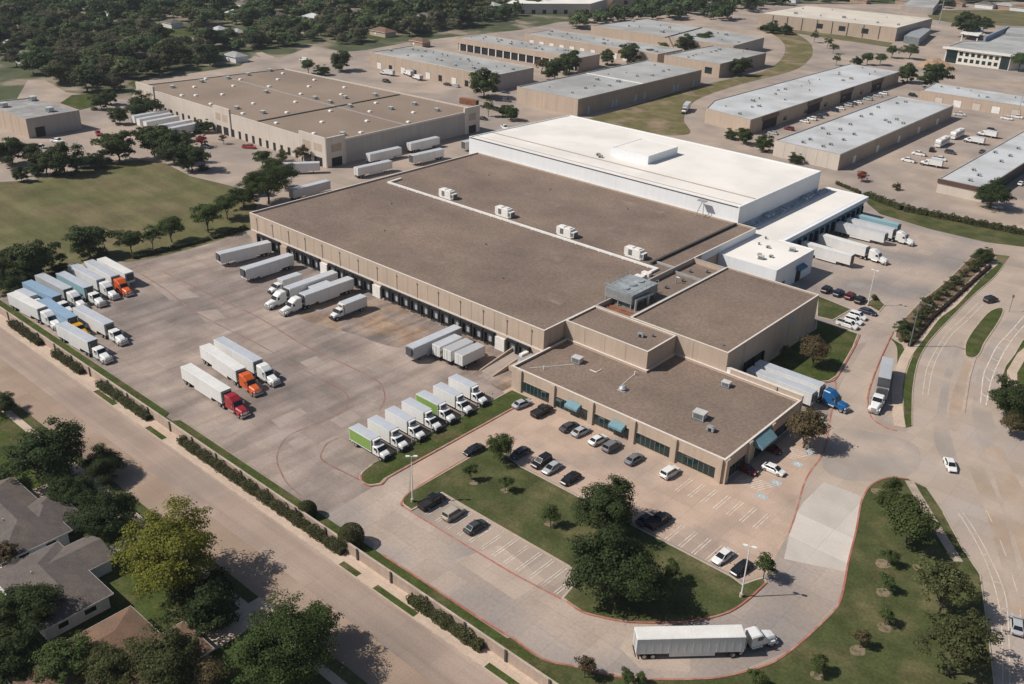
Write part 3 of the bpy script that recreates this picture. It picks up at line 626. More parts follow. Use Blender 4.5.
for k, x, y, s in (('air_conditioner', -112.3, 153.4, .95), ('dome_vent', -97.4, 150.2, .95), ('air_conditioner', -82.2, 167.4, .8), ('air_conditioner', -79.2, 151.6, 1.1), ('roof_unit', -75.0, 148.9, 1.0)): unit(O, k, x, y, .1, s)
mb = MB(); mb.strip([(-118, 143.5), (-112, 152)], .12, O.zr, O.zr + .14); mb.strip([(-108, 152.5), (-106.2, 152.5), (-106.2, 154.5)], .15, O.zr, O.zr + .14); mb.cyl((-115.5, 145.5, O.zr), (-115.5, 145.5, O.zr + .9), .12); mb.cyl((-99.4, 157.6, O.zr), (-99.4, 157.6, O.zr + .9), .15); mb.strip([(-98.6, 151), (-99.6, 157.6)], .1, O.zr, O.zr + .1)
mb.build('conduit', M_whitebox, O.roof)
# screen wall at the truck bay
sw = thing('screen_wall', 'tan screen wall between the office roof and the white trailers', 'wall', (-76, 173, 0))
MB().box(-85.1, -66.9, 172.35, 173.0, 0, 6.4).build('wall', M_walltan, sw)
MB().box(-85.1, -66.8, 172.3, 173.05, 6.402, 6.5).build('coping', M_coping, sw)
MB().box(-73.2, -72.7, 172.1, 172.34, 5.4, 6.38).build('pilaster', M_wallbuff, sw)
MB().box(-84.9, -84.0, 172.25, 172.34, 4.9, 6.3).build('access_door', M_whitebox, sw)

# white cold store
W = Bld('white_cold_store', 'large white cold store with cream membrane roof behind the brown roof', [(-241.5, 252.8), (-128.2, 252.8), (-128.2, 308.6), (-238, 308.6)], 14.6, M_wallwhite, M_roofwhite, M_wallwhite, par=.2, th=.3)
W.panel(0, .3, 112.8, 14.25, 14.5, M_copdark, 'eave_line', .1)
MB().box(-240, -129.2, 263.9, 264.5, W.zr + .02, W.zr + .16).build('roof_seam', mat('roof_seam_brown', (.42, .33, .27)), W.roof)
MB().box(-240, -129.2, 255.6, 255.9, W.zr + .02, W.zr + .1).build('roof_seam', mat('roof_seam_brown', (.42, .33, .27)), W.roof)
PB = Bld('roof_penthouse', 'white plant room standing on the cold store roof', [(-190, 271.6), (-174.4, 271.6), (-174.4, 290.2), (-190, 290.2)], 17.3, M_wallwhite, M_roofwhite, None, par=.1, z0=14.43)
for x, y in ((-193, 268), (-191, 266.6)): unit(W, 'roof_unit', x, y, .2, .9)
mb = MB(); MW = W.M(1)
mb.box(.4, 55, .02, .12, 8.2, 8.6, MW)
mb.build('wall_pipes', mat('bluish_grey_pipe', (.35, .40, .45)), W.wall)

# white dock building C (L shaped)
CC = Bld('white_dock_building', 'low white dock building with blue dock wall and parked white semis', [(-121.6, 230.9), (-103.4, 230.9), (-103.4, 254.2), (-114.3, 254.2), (-114.3, 316.2), (-128.1, 316.2), (-128.1, 252.7), (-121.6, 252.7)], 7.5, M_wallwhite, M_roofwhite, None, par=.15)
ci = next(i for i in range(8) if abs(CC.poly[i][0] + 114.3) < .1 and abs(CC.poly[i][1] - 254.2) < .1)
CC.panel(ci, .2, 61.9, 0, 5.9, M_bluewall, 'blue_dock_wall', .05)
CC.panel(ci, .0, 61.9, 6.0, 7.45, M_wallwhite, 'canopy_fascia', 1.3)
for k in range(15):
    u = 2 + k * 4.0; f = CC.panel(ci, u, u + 2.6, 1.1, 3.9, mat('blue_grey_door', (.17, .27, .36)), 'dock_door', .09)
    mb = MB(); 
    for a, b in ((u - .4, u), (u + 2.6, u + 3.0)): mb.box(a, b, .051, .6, .8, 4.0, CC.M(ci))
    mb.build('dock_seal', M_black, f)
ci2 = next(i for i in range(8) if abs(CC.poly[i][0] + 103.4) < .1 and abs(CC.poly[i][1] - 230.9) < .1)
CC.door(ci2, 4, 6.2, 2.6, M_bluewall); CC.recess(ci2, 13, 16.2, 4.0); awning(CC, ci2, 12.5, 16.8, 5.2, 4.1, 1.6, M_bluewall)
for k, x, y in (('roof_unit', -112.5, 238), ('roof_unit', -109.5, 239.2), ('air_conditioner', -111, 236), ('roof_unit', -113.8, 245.5), ('vent', -117, 246), ('air_conditioner', -107.6, 248.4), ('vent', -118, 252)): unit(CC, k, x, y, .2, .7)
mb = MB()
for k in range(22):
    y = 255.5 + 2.6 * k; mb.box(-127.4, -126.2 + rnd.random() * .8, y, y + 1.2 + rnd.random(), CC.zr, CC.zr + .4 + rnd.random() * .9)
mb.strip([(-125.6, 254), (-125.6, 313)], .5, CC.zr, CC.zr + .5)
mb.build('roof_pipework', mat('bluish_grey_pipe', (.35, .40, .45)), CC.roof)

# ================================================================ other warehouses
def roof_dots(b, pts, kinds=('roof_unit', 'vent'), s=.8):
    for i, p in enumerate(pts): unit_px(b, kinds[i % len(kinds)], p, s)
def row_units(b, n, seed, s=.7, kinds=('roof_unit', 'vent', 'air_conditioner')):
    r_ = random.Random(seed); P = b.poly; x0 = min(p[0] for p in P) + 3; x1 = max(p[0] for p in P) - 3; y0 = min(p[1] for p in P) + 3; y1 = max(p[1] for p in P) - 3
    for k in range(n):
        lx = (x1 - x0) > (y1 - y0)
        t = (k + .5 + r_.uniform(-.3, .3)) / n; q = r_.choice((.25, .33, .68, .75)) + r_.uniform(-.05, .05)
        x, y = (x0 + (x1 - x0) * t, y0 + (y1 - y0) * q) if lx else (x0 + (x1 - x0) * q, y0 + (y1 - y0) * t)
        unit(b, r_.choice(kinds), x, y, r_.uniform(-.2, .2), s * r_.uniform(.8, 1.3))

BW = Bld('tan_roof_warehouse', 'broad pale warehouse with tan roof full of white skylights', [(-423, 220), (-285, 220), (-285, 304), (-414, 296)], 9.6, M_wallpale, M_rooftan, M_coping, par=.4)
M = BW.M(0)
for u0, u1 in ((-.1, 15), (63, 75), (122, 138.2)):
    BW.panel(0, u0, u1, 0, 11.4, M_wallpale, 'entrance_pylon', .5, -.35)
    for k in range(2):
        w_ = (u1 - u0); BW.panel(0, u0 + w_ * (.14 + .42 * k), u0 + w_ * (.44 + .42 * k), 5.6, 8.6, M_walltan, 'tan_panel', .53, .501); BW.recess(0, u0 + w_ * (.14 + .42 * k), u0 + w_ * (.44 + .42 * k), 3.4).location.y -= .49
for k in range(22):
    u = 17.5 + k * 4.8
    if 62 < u + 1 < 76: continue
    BW.recess(0, u, u + 1.7, 3.2)
BW.panel(1, -.4, 9, 0, 11.4, M_wallpale, 'entrance_pylon', .5, -.35); BW.panel(1, 2, 7, 5.6, 8.6, M_wallbuff, 'tan_panel', .53, .501); BW.recess(1, 2, 7, 3.4).location.x += .49
BW.panel(1, 75, 84.4, 0, 11.4, M_wallpale, 'entrance_pylon', .5, -.35); BW.panel(1, 77.5, 82, 5.6, 8.6, M_wallbuff, 'tan_panel', .53, .501); BW.recess(1, 77.5, 82, 3.4).location.x += .49
BW.panel(1, 9.2, 74.8, .1, 8.9, M_wallgrey, 'plain_wall_band', .04)
MB().box(-331, -330.2, 221, 299, BW.zr, BW.zr + .35).build('expansion_joint', M_copdark, BW.roof)
MB().box(-420, -286, 262, 262.5, BW.zr, BW.zr + .12).build('roof_seam', M_copgrey, BW.roof)
for (x, y) in ((182, 95), (194.5, 86.5), (222.5, 94), (211, 103.5), (205.8, 78.5), (240.5, 79), (233.5, 85.5), (253.5, 103), (243, 113), (276.5, 122.5), (287, 112), (295.5, 101.5), (301, 93.5), (309, 86), (314.5, 79.5), (330.5, 110.5), (322, 121.5), (314, 133), (361, 132), (367, 120.5), (370, 111), (376, 102.5), (344.5, 87), (341.5, 94), (408.5, 121.5), (413.5, 112), (283, 73), (278, 79), (269, 86), (269.5, 86), (196, 95)): unit_px(BW, 'skylight', (x, y), 1.1)
for (x, y) in ((172.5, 87), (201.5, 81.5), (228, 78), (248, 74.5), (266, 92), (237, 108), (263, 112.5), (330, 102), (345, 97.5), (350, 106), (375, 95), (391, 108.5), (414.5, 104), (437, 110), (342.5, 134), (315, 98), (270, 70.5)): unit_px(BW, 'air_conditioner', (x, y), .85)

B1 = Bld('grey_roof_warehouse', 'long low warehouse with grey roof and trucks parked along its tan front', [(-429, 366), (-336.5, 369.5), (-337.5, 403.5), (-430, 401)], 8.2, M_walltan, M_roofgrey, M_coping, par=.3)
B1.joints(0, 14, M_wallbuff, w=.3); row_units(B1, 22, 3)
for k in range(9): BW_ = B1.recess(0, 6 + 9.6 * k, 8.6 + 9.6 * k, 3.2) if k % 2 else B1.door(0, 6 + 9.6 * k, 9.4 + 9.6 * k, 3.4, M_whitebox)
B1.panel(1, .3, 33.5, .1, 7.7, M_wallgrey, 'plain_wall_band', .04)
B2 = Bld('grey_roof_warehouse', 'second grey roofed row behind the trucks, with white columns along its dark loading bays', [(-437, 446), (-341.9, 449.2), (-342.3, 470), (-437, 467)], 7.6, M_walltan, M_roofgrey, None, par=.2)
row_units(B2, 20, 4); B2.panel(0, 1, 94, .1, 4.2, M_dark, 'dark_loading_bays', .04)
mb = MB()
for k in range(16): MB().box(2 + 6 * k, 2.7 + 6 * k, .05, .5, 0, 4.6, B2.M(0)).build('column', M_whitebox, B2.wall)
NONE = 0; B2.panel(0, 0, 95, 4.4, 7.5, M_walltan, 'wall_fascia', .6, .05)
B3 = Bld('grey_roof_warehouse', 'third row back, grey roofed with white doors in a pinkish front', [(-424.3, 497), (-322, 501), (-322, 529), (-425.1, 525)], 6.8, M_walltan, M_roofgrey, M_coping, par=.2)
row_units(B3, 20, 5)
for k in range(12): B3.door(0, 4 + 8.2 * k, 7.6 + 8.2 * k, 3.4, M_whitebox)
B4 = Bld('grey_roof_warehouse', 'nearest grey roofed tan warehouse behind the white cold store', [(-310.5, 358.8), (-272.2, 358.8), (-273.2, 471), (-310.4, 471)], 8.2, M_walltan, M_roofgrey, M_copgrey, par=.35)
MB().box(-309.5, -273.5, 414, 414.8, B4.zr, B4.zr + .3).build('roof_step', M_whitebox, B4.roof)
B4.joints(0, 6, M_wallbuff, w=.12); row_units(B4, 8, 6); row_units(B4, 6, 16)
B4.panel(1, .3, 111.8, .1, 7.7, M_wallbrown, 'aggregate_panels', .04)
for u in (8, 28, 31, 48, 56, 84, 88, 104): f = B4.panel(1, u, u + 1.6, .1, 3.6, mat('pale_blue_door', (.33, .45, .55)), 'door', .08)
B5 = Bld('grey_roof_warehouse', 'squarish grey roofed tan warehouse with a tree at its dark side', [(-314, 496), (-276.6, 496.6), (-277.4, 553), (-313.8, 551)], 7.9, M_walltan, M_roofgrey, M_copgrey, par=.3)
row_units(B5, 8, 7); B5.panel(1, .3, 56, .1, 7.5, M_wallbrown, 'aggregate_panels', .04); B5.window(0, 28, 32.5, 1.6, 5)
B6 = Bld('grey_roof_warehouse', 'large two level grey roofed warehouse near the top of the picture', [(-413.5, 555), (-304, 560), (-308, 608), (-410, 616)], 8.0, M_walltan, M_roofgrey, None, par=.25)
row_units(B6, 12, 8, .9); B6.joints(0, 10, M_wallbuff, w=.2)
mb = MB(); a = at(665, 37.5, 8); b = at(702, 27.5, 8); mb.strip([(a.x, a.y), (b.x, b.y)], .6, B6.zr, B6.zr + .5); mb.build('roof_step', M_copdark, B6.roof)
B6.panel(1, .3, 47.5, .1, 7.6, M_wallgrey, 'plain_wall_band', .04)
for u in (14, 20): B6.recess(1, u, u + 3.4, 4)
B7 = Bld('pale_roof_warehouse', 'far pale roofed warehouse with dark pilaster lines near the top right corner', [(-366.4, 709), (-262.3, 721.6), (-264.6, 799), (-366.3, 787.6)], 9.4, M_walltan, mat('pale_cream_roof', (.62, .56, .47), c2=(.55, .5, .42), var=.06, scale=.05), M_coping, par=.25)
row_units(B7, 9, 9, .9); mb = MB()
for k in range(1, 9): MB().box(k * 11.6 - .25, k * 11.6 + .25, .0, .2, 0, 9, B7.M(0)).build('pilaster', M_copdark, B7.wall)
for u in (46, 63, 80): B7.recess(0, u, u + 5, 6.5, 3)
B7.panel(1, .3, 77, .1, 9, M_wallgrey, 'plain_wall_band', .05)
sh = Bld('storage_shed', 'dark open shed standing against the far pale warehouse', px((903, 43), (918, 46), (930, 36), (916, 34)), 5.2, M_metaldk, M_metal, None, par=.1)
# two storey office far right
P8 = [at2(*p, 9.8) for p in ((947, 46.5), (1012, 54.5), (1040, 52), (1040, 31), (1003, 30), (985, 41), (962, 41))]
B8 = Bld('office_building', 'white two storey office with rows of dark square windows and blue glass ends', P8, 9.8, mat('white_stucco', (.74, .70, .62), var=.04), M_roofgrey, M_coping, par=.4)
i8 = max(range(7), key=lambda i: -abs(B8.fr(i)[3] - 38.5))
a, d, n, L8 = B8.fr(i8)
for k in range(7):
    for z in (1.6, 5.4): B8.window(i8, 8.6 + 3.6 * k, 10.6 + 3.6 * k, z, z + 2.1)
B8.panel(i8, .6, 7.4, .2, 8.2, M_glass, 'glass_wall', .06); B8.panel(i8, L8 - 5.6, L8 - .4, .2, 8.2, M_glass, 'glass_wall', .06)
B8.panel(i8, -2.2, L8 + 2, 8.5, 9.7, M_whitebox, 'roof_overhang', 1.2, .061)
mb = MB(); mb.strip([at2(984, 41, 9.8), at2(1008, 30, 9.8)], 1.2, B8.zr, 12.6); mb.build('roof_screen', mat('blue_grey_screen', (.25, .31, .38)), B8.roof)
MB().prism([at2(*p, 10) for p in ((1005, 35), (1040, 38), (1040, 31), (1008, 30))], B8.zr, 11.6).build('plant_room', M_roofgrey, B8.roof)
cnp = thing('canopy', 'white canopy roof beside the two storey office', 'canopy', at(972, 38))
MB().prism(px((959, 39), (968, 34), (984, 36), (977, 42)), 4, 4.5).build('roof', M_whitebox, cnp)
mb = MB()
for p in ((961, 41), (976, 44), (983, 39), (968, 37)): v = at(*p); MB().box(v.x - .3, v.x + .3, v.y - .3, v.y + .3, 0, 3.99).build('post', M_whitebox, cnp)

R1 = Bld('pale_roof_row_building', 'long pale roofed row building with cars parked nose in along its dark front', px((714, 103)) and [(-231, 413), (-224.5, 395), (-198.5, 390), (-198.7, 564.4), (-229, 565.8)], 6.7, M_walltan, M_roofpale, M_copgrey, par=.25)
row_units(R1, 22, 10)
e1 = next(i for i in range(5) if abs(R1.poly[i][0] + 198.5) < .1 and abs(R1.poly[i][1] - 390) < .1)
R1.panel(e1, .3, 174, .1, 6.2, M_wallbuff, 'aggregate_panels', .03)
for u in (12, 58, 96, 136): R1.panel(e1, u - 1, u + 15, 4.4, 6.3, mat('brown_band', (.17, .12, .10)), 'brown_fascia', .3); R1.recess(e1, u, u + 14, 4.3)
for k in range(6): R1.window(e1, 33 + 22 * k, 36 + 22 * k, 1.2, 3)
e0 = next(i for i in range(5) if abs(R1.poly[i][0] + 231) < .1)
for u in (3, 8, 13): R1.recess(e0, u, u + 2.2, 3.6)
R2 = Bld('pale_roof_row_building', 'pale roofed row building with many roof units between the two car parks', [(-174, 365.8), (-145, 364.8), (-145.4, 496.4), (-173.8, 496.2)], 6.5, M_wallpale, M_roofpale, M_copgrey, par=.3)
for p in ((803, 142), (810, 139), (828, 133.5), (822.5, 128), (840, 129), (823, 146), (830.5, 144), (843.5, 139.5), (854, 134), (850, 124), (861, 116), (871, 114), (878, 107), (885.5, 120), (889, 122), (896.5, 119), (903, 123), (897, 103), (905.5, 101.5)): unit_px(R2, 'roof_unit', p, .9, rnd.uniform(-.3, .3))
R2.panel(1, .3, 131, .1, 6.0, M_wallbuff, 'aggregate_panels', .03); R2.joints(0, 6, M_wallgrey, w=.1)
for k in range(5): R2.door(1, 14 + 24 * k, 17 + 24 * k, 3.2, M_whitebox)
R3 = Bld('pale_roof_row_building', 'low pale roofed row building with white doors behind the bus car park', [(-172.1, 525.5), (-70, 528), (-70, 556), (-174.4, 553)], 5.6, M_walltan, M_roofpale, M_copgrey, par=.25)
row_units(R3, 14, 12)
for k in range(10): R3.door(0, 8 + 9.5 * k, 12 + 9.5 * k, 3.4, M_whitebox if k % 2 else M_wallpale)
R4 = Bld('pale_roof_row_building', 'pale roofed row building with a dark brown roof band at the right edge', [(-106, 365), (-89.6, 365), (-89.6, 500), (-106, 500)], 5.3, M_wallpale, M_roofpale, M_copgrey, par=.2)
R4.panel(0, -.3, 16.7, 3.7, 5.2, M_brownband, 'brown_fascia', .35, .0); R4.panel(1, .1, 134.9, 3.7, 5.2, M_brownband, 'brown_fascia', .35, .0); R4.panel(1, .3, 134, .1, 3.6, M_glass, 'shopfront_glass', .05)
for p in ((970, 180), (979, 175), (973.5, 169.5), (1001, 161), (995, 152), (1010, 155.5), (1018, 148)): unit_px(R4, 'roof_unit', p, .9)
L1 = Bld('small_warehouse', 'small grey roofed tan warehouse at the left edge beside the field', [(-440, 157), (-399.5, 158.3), (-400.3, 181), (-436, 176.5)], 8.0, M_walltan, mat('weathered_grey_roof', (.27, .265, .26), c2=(.36, .34, .31), c2scale=.15, var=.15, scale=.2), M_copgrey, par=.3)
L1.joints(0, 6, M_wallbrown, w=.4); L1.panel(1, .2, 22.5, .1, 7.6, M_wallgrey, 'plain_wall_band', .04); L1.recess(1, 3, 7, 4.0)
for p in ((33, 99.5), (50, 110.5), (4, 106)): unit_px(L1, 'air_conditioner', p, 1.3)
# far cream buildings along the top edge
FA = Bld('cream_warehouse', 'far cream roofed warehouse on the top edge behind dark trees', px((505, 14), (590, 14), (625, 3), (540, -6)), 8, M_wallpale, M_roofwhite, None, par=.2)
mb = MB()
for k in range(10): MB().box(4 + 9 * k, 7 + 9 * k, 0, .1, .2, 3.2, FA.M(0)).build('door', M_dark, FA.wall)
FB = Bld('tan_office_block', 'far tan office block with blue glass end on the top edge', px((612, 9), (668, 10), (700, 0), (640, -4)), 10, M_walltan, M_roofpale, None, par=.3)
FB.panel(1, .5, 14, .5, 9, mat('blue_glass', (.05, .12, .2), rough=.2), 'glass_wall', .06); FB.window(0, 10, 13, 4, 7); FB.window(0, 28, 31, 4, 7)
FC = Bld('grey_roof_warehouse', 'distant flat grey building above the far playing field', px((900, 13), (932, 15), (938, 7), (912, 4)), 6, M_wallpale, M_roofgrey, None, par=.2)
FD = Bld('cream_warehouse', 'far cream block at the very top beside the tan office block', px((560, -1), (600, 3), (625, -5), (580, -10)), 9, M_wallpale, M_roofwhite, None, par=.2)
FE = Bld('pale_shed', 'pale low shed left of the cream roofs, half hidden by trees at the top edge', px((385, 4), (410, 5), (425, 0), (400, -3)), 5, M_wallpale, M_roofwhite, None, par=.2)

# ================================================================ masonry boundary wall with posts
bw = thing('boundary_wall', 'long pinkish masonry wall with dark posts between the street and the truck yard', 'wall', (-160, 78.9, 0))
MB().box(-262, -52, 78.75, 78.98, .1, 2.1).build('wall', mat('pinkish_block_wall', (.40, .31, .25), var=.12, scale=.3, streak=.1), bw)
MB().box(-262, -52, 78.68, 79.05, 2.102, 2.2).build('coping', M_kerb, bw)
mb = MB()
for k in range(25): MB().box(-258 + 8.3 * k, -257.6 + 8.3 * k, 78.55, 78.67, .1, 2.4).build('post', M_copdark, bw)
# dock ramp
rp = thing('dock_ramp', 'concrete ramp with side walls leading up to the last dock', 'ramp', (-130, 147, 0))
mb = MB()
for x in (-131.4, -127.4): mb.add([(x, 141.6, 0), (x + .3, 141.6, 0), (x + .3, 152.7, 0), (x, 152.7, 0), (x, 141.6, .25), (x + .3, 141.6, .25), (x + .3, 152.7, 2.0), (x, 152.7, 2.0)], [(4, 5, 6, 7), (0, 1, 5, 4), (1, 2, 6, 5), (0, 4, 7, 3)])
mb.build('side_walls', M_walltan, rp)
mb = MB(); mb.add([(-131.1, 141.6, .02), (-127.4, 141.6, .02), (-127.4, 152.7, 1.2), (-131.1, 152.7, 1.2)], [(0, 1, 2, 3)]); mb.build('slope', M_lightslab, rp)
cp = thing('trash_compactor', 'white and grey compactor on a low platform by the ramp', 'compactor', (-124.6, 149.5, 0))
MB().box(-126.8, -122.6, 146.5, 152.6, 0, 1.1).build('platform', M_walltan, cp)
MB().box(-126, -123.6, 148.8, 152.4, 1.102, 2.9).box(-125.6, -124, 147.2, 148.79, 1.102, 2.0).build('hopper', M_metal, cp)
MB().box(-126.2, -125.3, 149.4, 151.9, 2.91, 3.4).build('chute', M_whitebox, cp)
# ---------------------------------------------------------------- vehicles
M_tyre = mat('tyre_rubber', (.02, .02, .021), rough=.9, coord='obj', var=.1)
M_rim = mat('alloy_rim', (.42, .42, .43), rough=.4, metal=.6, coord='obj', var=.1)
M_vglass = mat('car_glass', (.012, .014, .017), rough=.08, coord='obj', var=0, var2=0, spec=.8)
M_chas = mat('chassis_black', (.025, .025, .027), rough=.7, coord='obj', var=.2)
M_chrome = mat('polished_metal', (.55, .56, .57), rough=.25, metal=.8, coord='obj', var=.1)
M_lamp = mat('lamp_lens', (.72, .72, .70), rough=.15, coord='obj', var=0, var2=0)
M_tail = mat('tail_lens', (.32, .015, .012), rough=.25, coord='obj', var=0, var2=0)
M_amber = mat('amber_lens', (.6, .22, .03), rough=.3, coord='obj', var=0, var2=0)
def paint(name, c, rough=.3): return mat('paint_' + name, c, rough=rough, coord='obj', var=.03, scale=.8, var2=.03, spec=.5)
P_ = dict(black=paint('black', (.014, .014, .016)), white=paint('white', (.74, .735, .71)), silver=paint('silver', (.42, .43, .44)), grey=paint('grey', (.16, .17, .18)), darkgrey=paint('dark_grey', (.055, .06, .066)),
          navy=paint('navy', (.018, .03, .06)), maroon=paint('maroon', (.13, .014, .018)), beige=paint('beige', (.42, .37, .30)), red=paint('red', (.36, .03, .03)), blue=paint('blue', (.012, .10, .26)), orange=paint('orange', (.62, .11, .02)),
          yellow=paint('yellow', (.58, .30, .02)), teal=paint('teal', (.09, .25, .27)), semired=paint('semi_red', (.32, .022, .03)))

def wheel_mesh(r, w):
    mb = MB(); mb.cyl((0, -w / 2, 0), (0, w / 2, 0), r, r, 14); mb.cur = 1; mb.cyl((0, -w / 2 - .012, 0), (0, w / 2 + .012, 0), r * .62, r * .62, 12)
    return mb.mesh('wheel', [M_tyre, M_rim])
CW = wheel_mesh(.33, .22); TW = wheel_mesh(.51, .32); TD = wheel_mesh(.51, .62)

def car_proto(kind):
    """nose to +x, origin on the ground at the centre"""
    K = dict(sedan=(4.75, .91, .95, 1.44, (-1.95, -1.25, .35, 1.35)), suv=(4.75, .95, 1.08, 1.74, (-2.25, -2.05, .45, 1.25)), pickup=(5.7, .98, 1.15, 1.86, (-.62, -.45, 1.0, 1.75)), van=(5.4, .99, 1.15, 2.05, (-2.6, -2.45, 1.25, 1.95)))[kind]
    L, W, zb, zr, (g0, g1, g2, g3) = K; h = L / 2
    root = bpy.data.objects.new('parked_car', None)
    body = MB()
    zh = zb - .05 if kind == 'sedan' else zb - .06
    secs = [(-h, W * .86, .42, zb - .22, .10), (-h + .12, W * .95, .28, zb - .06, .10), (-h + .6, W, .24, zb, .12), (g3 - .1, W, .24, zb, .12), (h - .75, W * .98, .25, zh - .05, .14), (h - .16, W * .9, .28, zh - .17, .14), (h, W * .76, .36, zh - .33, .12)]
    body.loft(secs)
    # greenhouse
    wt = W * .74 if kind == 'sedan' else W * .82; wb = W * .93
    def gh(mb, e, zt, inset_=0):
        mb.loft([(g0 - e, wb + e, zb - .04, zb, .01), (g1, wt + e, zb - .04, zt, .06), (g2, wt + e, zb - .04, zt, .06), (g3 + e, wb * .96 + e, zb - .04, zb - .01, .01)])
    gh(body, 0, zr)
    if kind == 'pickup':
        body.box(-h + .1, g0 - .1, -W + .0, -W + .1, zb, zb + .12); body.box(-h + .1, g0 - .1, W - .1, W, zb, zb + .12); body.box(-h, -h + .1, -W + .1, W - .1, zb - .05, zb + .12)
    b = link('body', body.mesh('body', [P_['white']]), root); b['painted'] = True
    if kind == 'pickup':
        link('bed_liner', MB().box(-h + .11, g0 - .12, -W + .11, W - .11, zb + .005, zb + .03).mesh('bed_liner', [M_chas]), root)
    d = .012
    def q(a, b_, c, e): return MB().quad(a, b_, c, e)
    zt = zr - .07
    def lerp(u, v, t): return u + (v - u) * t
    # windscreen / rear window quads float just over the sloping panels
    def slope(xa, za, wa, xb, zb_, wb_, t0, t1, f, up):
        P = []
        for t, s_ in ((t0, -1), (t0, 1), (t1, 1), (t1, -1)): P.append((lerp(xa, xb, t) + up, s_ * (lerp(wa, wb_, t) - f), lerp(za, zb_, t) + .02))
        return MB().add(P, [(0, 1, 2, 3)])
    ws = slope(g3, zb - .01, wb * .96, g2, zr, wt, .06, .93, .1, .015); link('windshield', ws.mesh('windshield', [M_vglass]), root)
    if kind != 'van': 
        rw = slope(g0, zb, wb, g1, zr, wt, .12, .92, .12, -.015); rw.f = [f[::-1] for f in rw.f]; link('rear_window', rw.mesh('rear_window', [M_vglass]), root)
    for s_ in (-1, 1):
        mb = MB()
        ya, yb = s_ * (wb + .006), s_ * (wt + .012)
        def side(x0, x1, x2, x3):
            P = [(x0, lerp(ya, yb, .12), lerp(zb, zt, .12)), (x3, lerp(ya, yb, .12), lerp(zb, zt, .12)), (x2, yb, zt - .02), (x1, yb, zt - .02)]
            mb.add(P, [(0, 1, 2, 3) if s_ < 0 else (3, 2, 1, 0)])
        mid = (g1 + g2) / 2 + .1
        if kind == 'van': side(g2 - .55, g2 - .55, g2 - .02, g3 - .18)
        elif kind == 'pickup': side(g0 + .15, g1 + .1, mid - .05, mid - .05); side(mid + .05, mid + .05, g2 - .02, g3 - .2)
        else: side(g0 + .3, g1 + .08, mid - .05, mid - .05); side(mid + .05, mid + .05, g2 - .02, g3 - .24)
        link('side_window', mb.mesh('side_window', [M_vglass]), root)
        link('headlight', MB().box(h - .2, h - .02, s_ * W * .62 - .16, s_ * W * .62 + .16, zh - .37, zh - .21).mesh('headlight', [M_lamp]), root)
        link('taillight', MB().box(-h - .01, -h + .1, s_ * W * .72 - .13, s_ * W * .72 + .13, zb - .36, zb - .2).mesh('taillight', [M_tail]), root)
        link('mirror', MB().box(g2 + .28, g2 + .42, s_ * (W + .08) - .09, s_ * (W + .08) + .09, zb + .02, zb + .16).mesh('mirror', [M_chas]), root)
        for x in (-L * .29, L * .3):
            w_ = link('wheel', CW, root); w_.location = (x, s_ * (W - .09), .33)
    link('bumper', MB().box(h - .08, h + .03, -W * .7, W * .7, .3, .5).mesh('bumper', [M_chas]), root)
    link('windscreen_trim', MB().box(-h - .02, -h + .05, -W * .7, W * .7, .36, .5).mesh('rear_bumper', [M_chas]), root).name = 'rear_bumper'
    return root
# prototypes are kept out of the scene collection; every car is a linked copy of one
def unlink_tree(r_):
    for c in r_.children: unlink_tree(c)
    if r_.name in COL.objects: COL.objects.unlink(r_)
    r_.use_fake_user = False
CARS = {k: car_proto(k) for k in ('sedan', 'suv', 'pickup', 'van')}
for k in CARS: unlink_tree(CARS[k])
def put(proto, name, x, y, deg, label, cat, group=None, paint_=None, z=0, scale=None):
    o = dup(proto, (x, y, z), R(deg), label, group, paint_, scale); o.name = name; o['category'] = cat; o.empty_display_size = .5
    return o
CATS = dict(sedan='car', suv='car', pickup='pickup', van='van')
NM = dict(sedan='parked_car', suv='parked_suv', pickup='pickup_truck', van='van')
def car(kind, col, p, deg, label, group='cars in the office car park', name=None, z=.01):
    if len(p) == 2 and not isinstance(p, Vector): v = at(p[0], p[1], .75)
    else: v = p
    return put(CARS[kind], name or NM[kind], v.x, v.y, deg, label, CATS[kind], group, P_[col], z)

# ---- trucks
def tw(parent, x, y, dual=False):
    o = link('wheel', TD if dual else TW, parent); o.location = (x, y, .51); return o
MESH = {}
def cached(key, fn):
    if key not in MESH: MESH[key] = fn()
    return MESH[key]
M_trw = mat('trailer_white', (.72, .71, .69), rough=.5, coord='obj', var=.04, scale=.4, var2=.03, streak=.05)
M_trg = mat('trailer_grey', (.46, .47, .48), rough=.45, coord='obj', var=.05, scale=.4, var2=.03, metal=.1)
M_trroof = mat('trailer_roof', (.55, .57, .60), rough=.4, coord='obj', var=.08, scale=.3, var2=.05, metal=.15)
M_trroofw = mat('trailer_roof_white', (.70, .68, .64), rough=.6, coord='obj', var=.08, scale=.3, var2=.05)
M_trblue = mat('trailer_blue', (.26, .38, .50), rough=.5, coord='obj', var=.06, scale=.3)
M_trteal = mat('trailer_teal', (.27, .42, .46), rough=.5, coord='obj', var=.06, scale=.3)
M_trgreen = mat('trailer_green', (.21, .34, .085), rough=.5, coord='obj', var=.05, scale=.3)
M_tarp = mat('dark_tarp', (.06, .06, .065), rough=.8, coord='obj', var=.2)
M_reefer = mat('reefer_dark', (.085, .085, .09), rough=.6, coord='obj', var=.2)
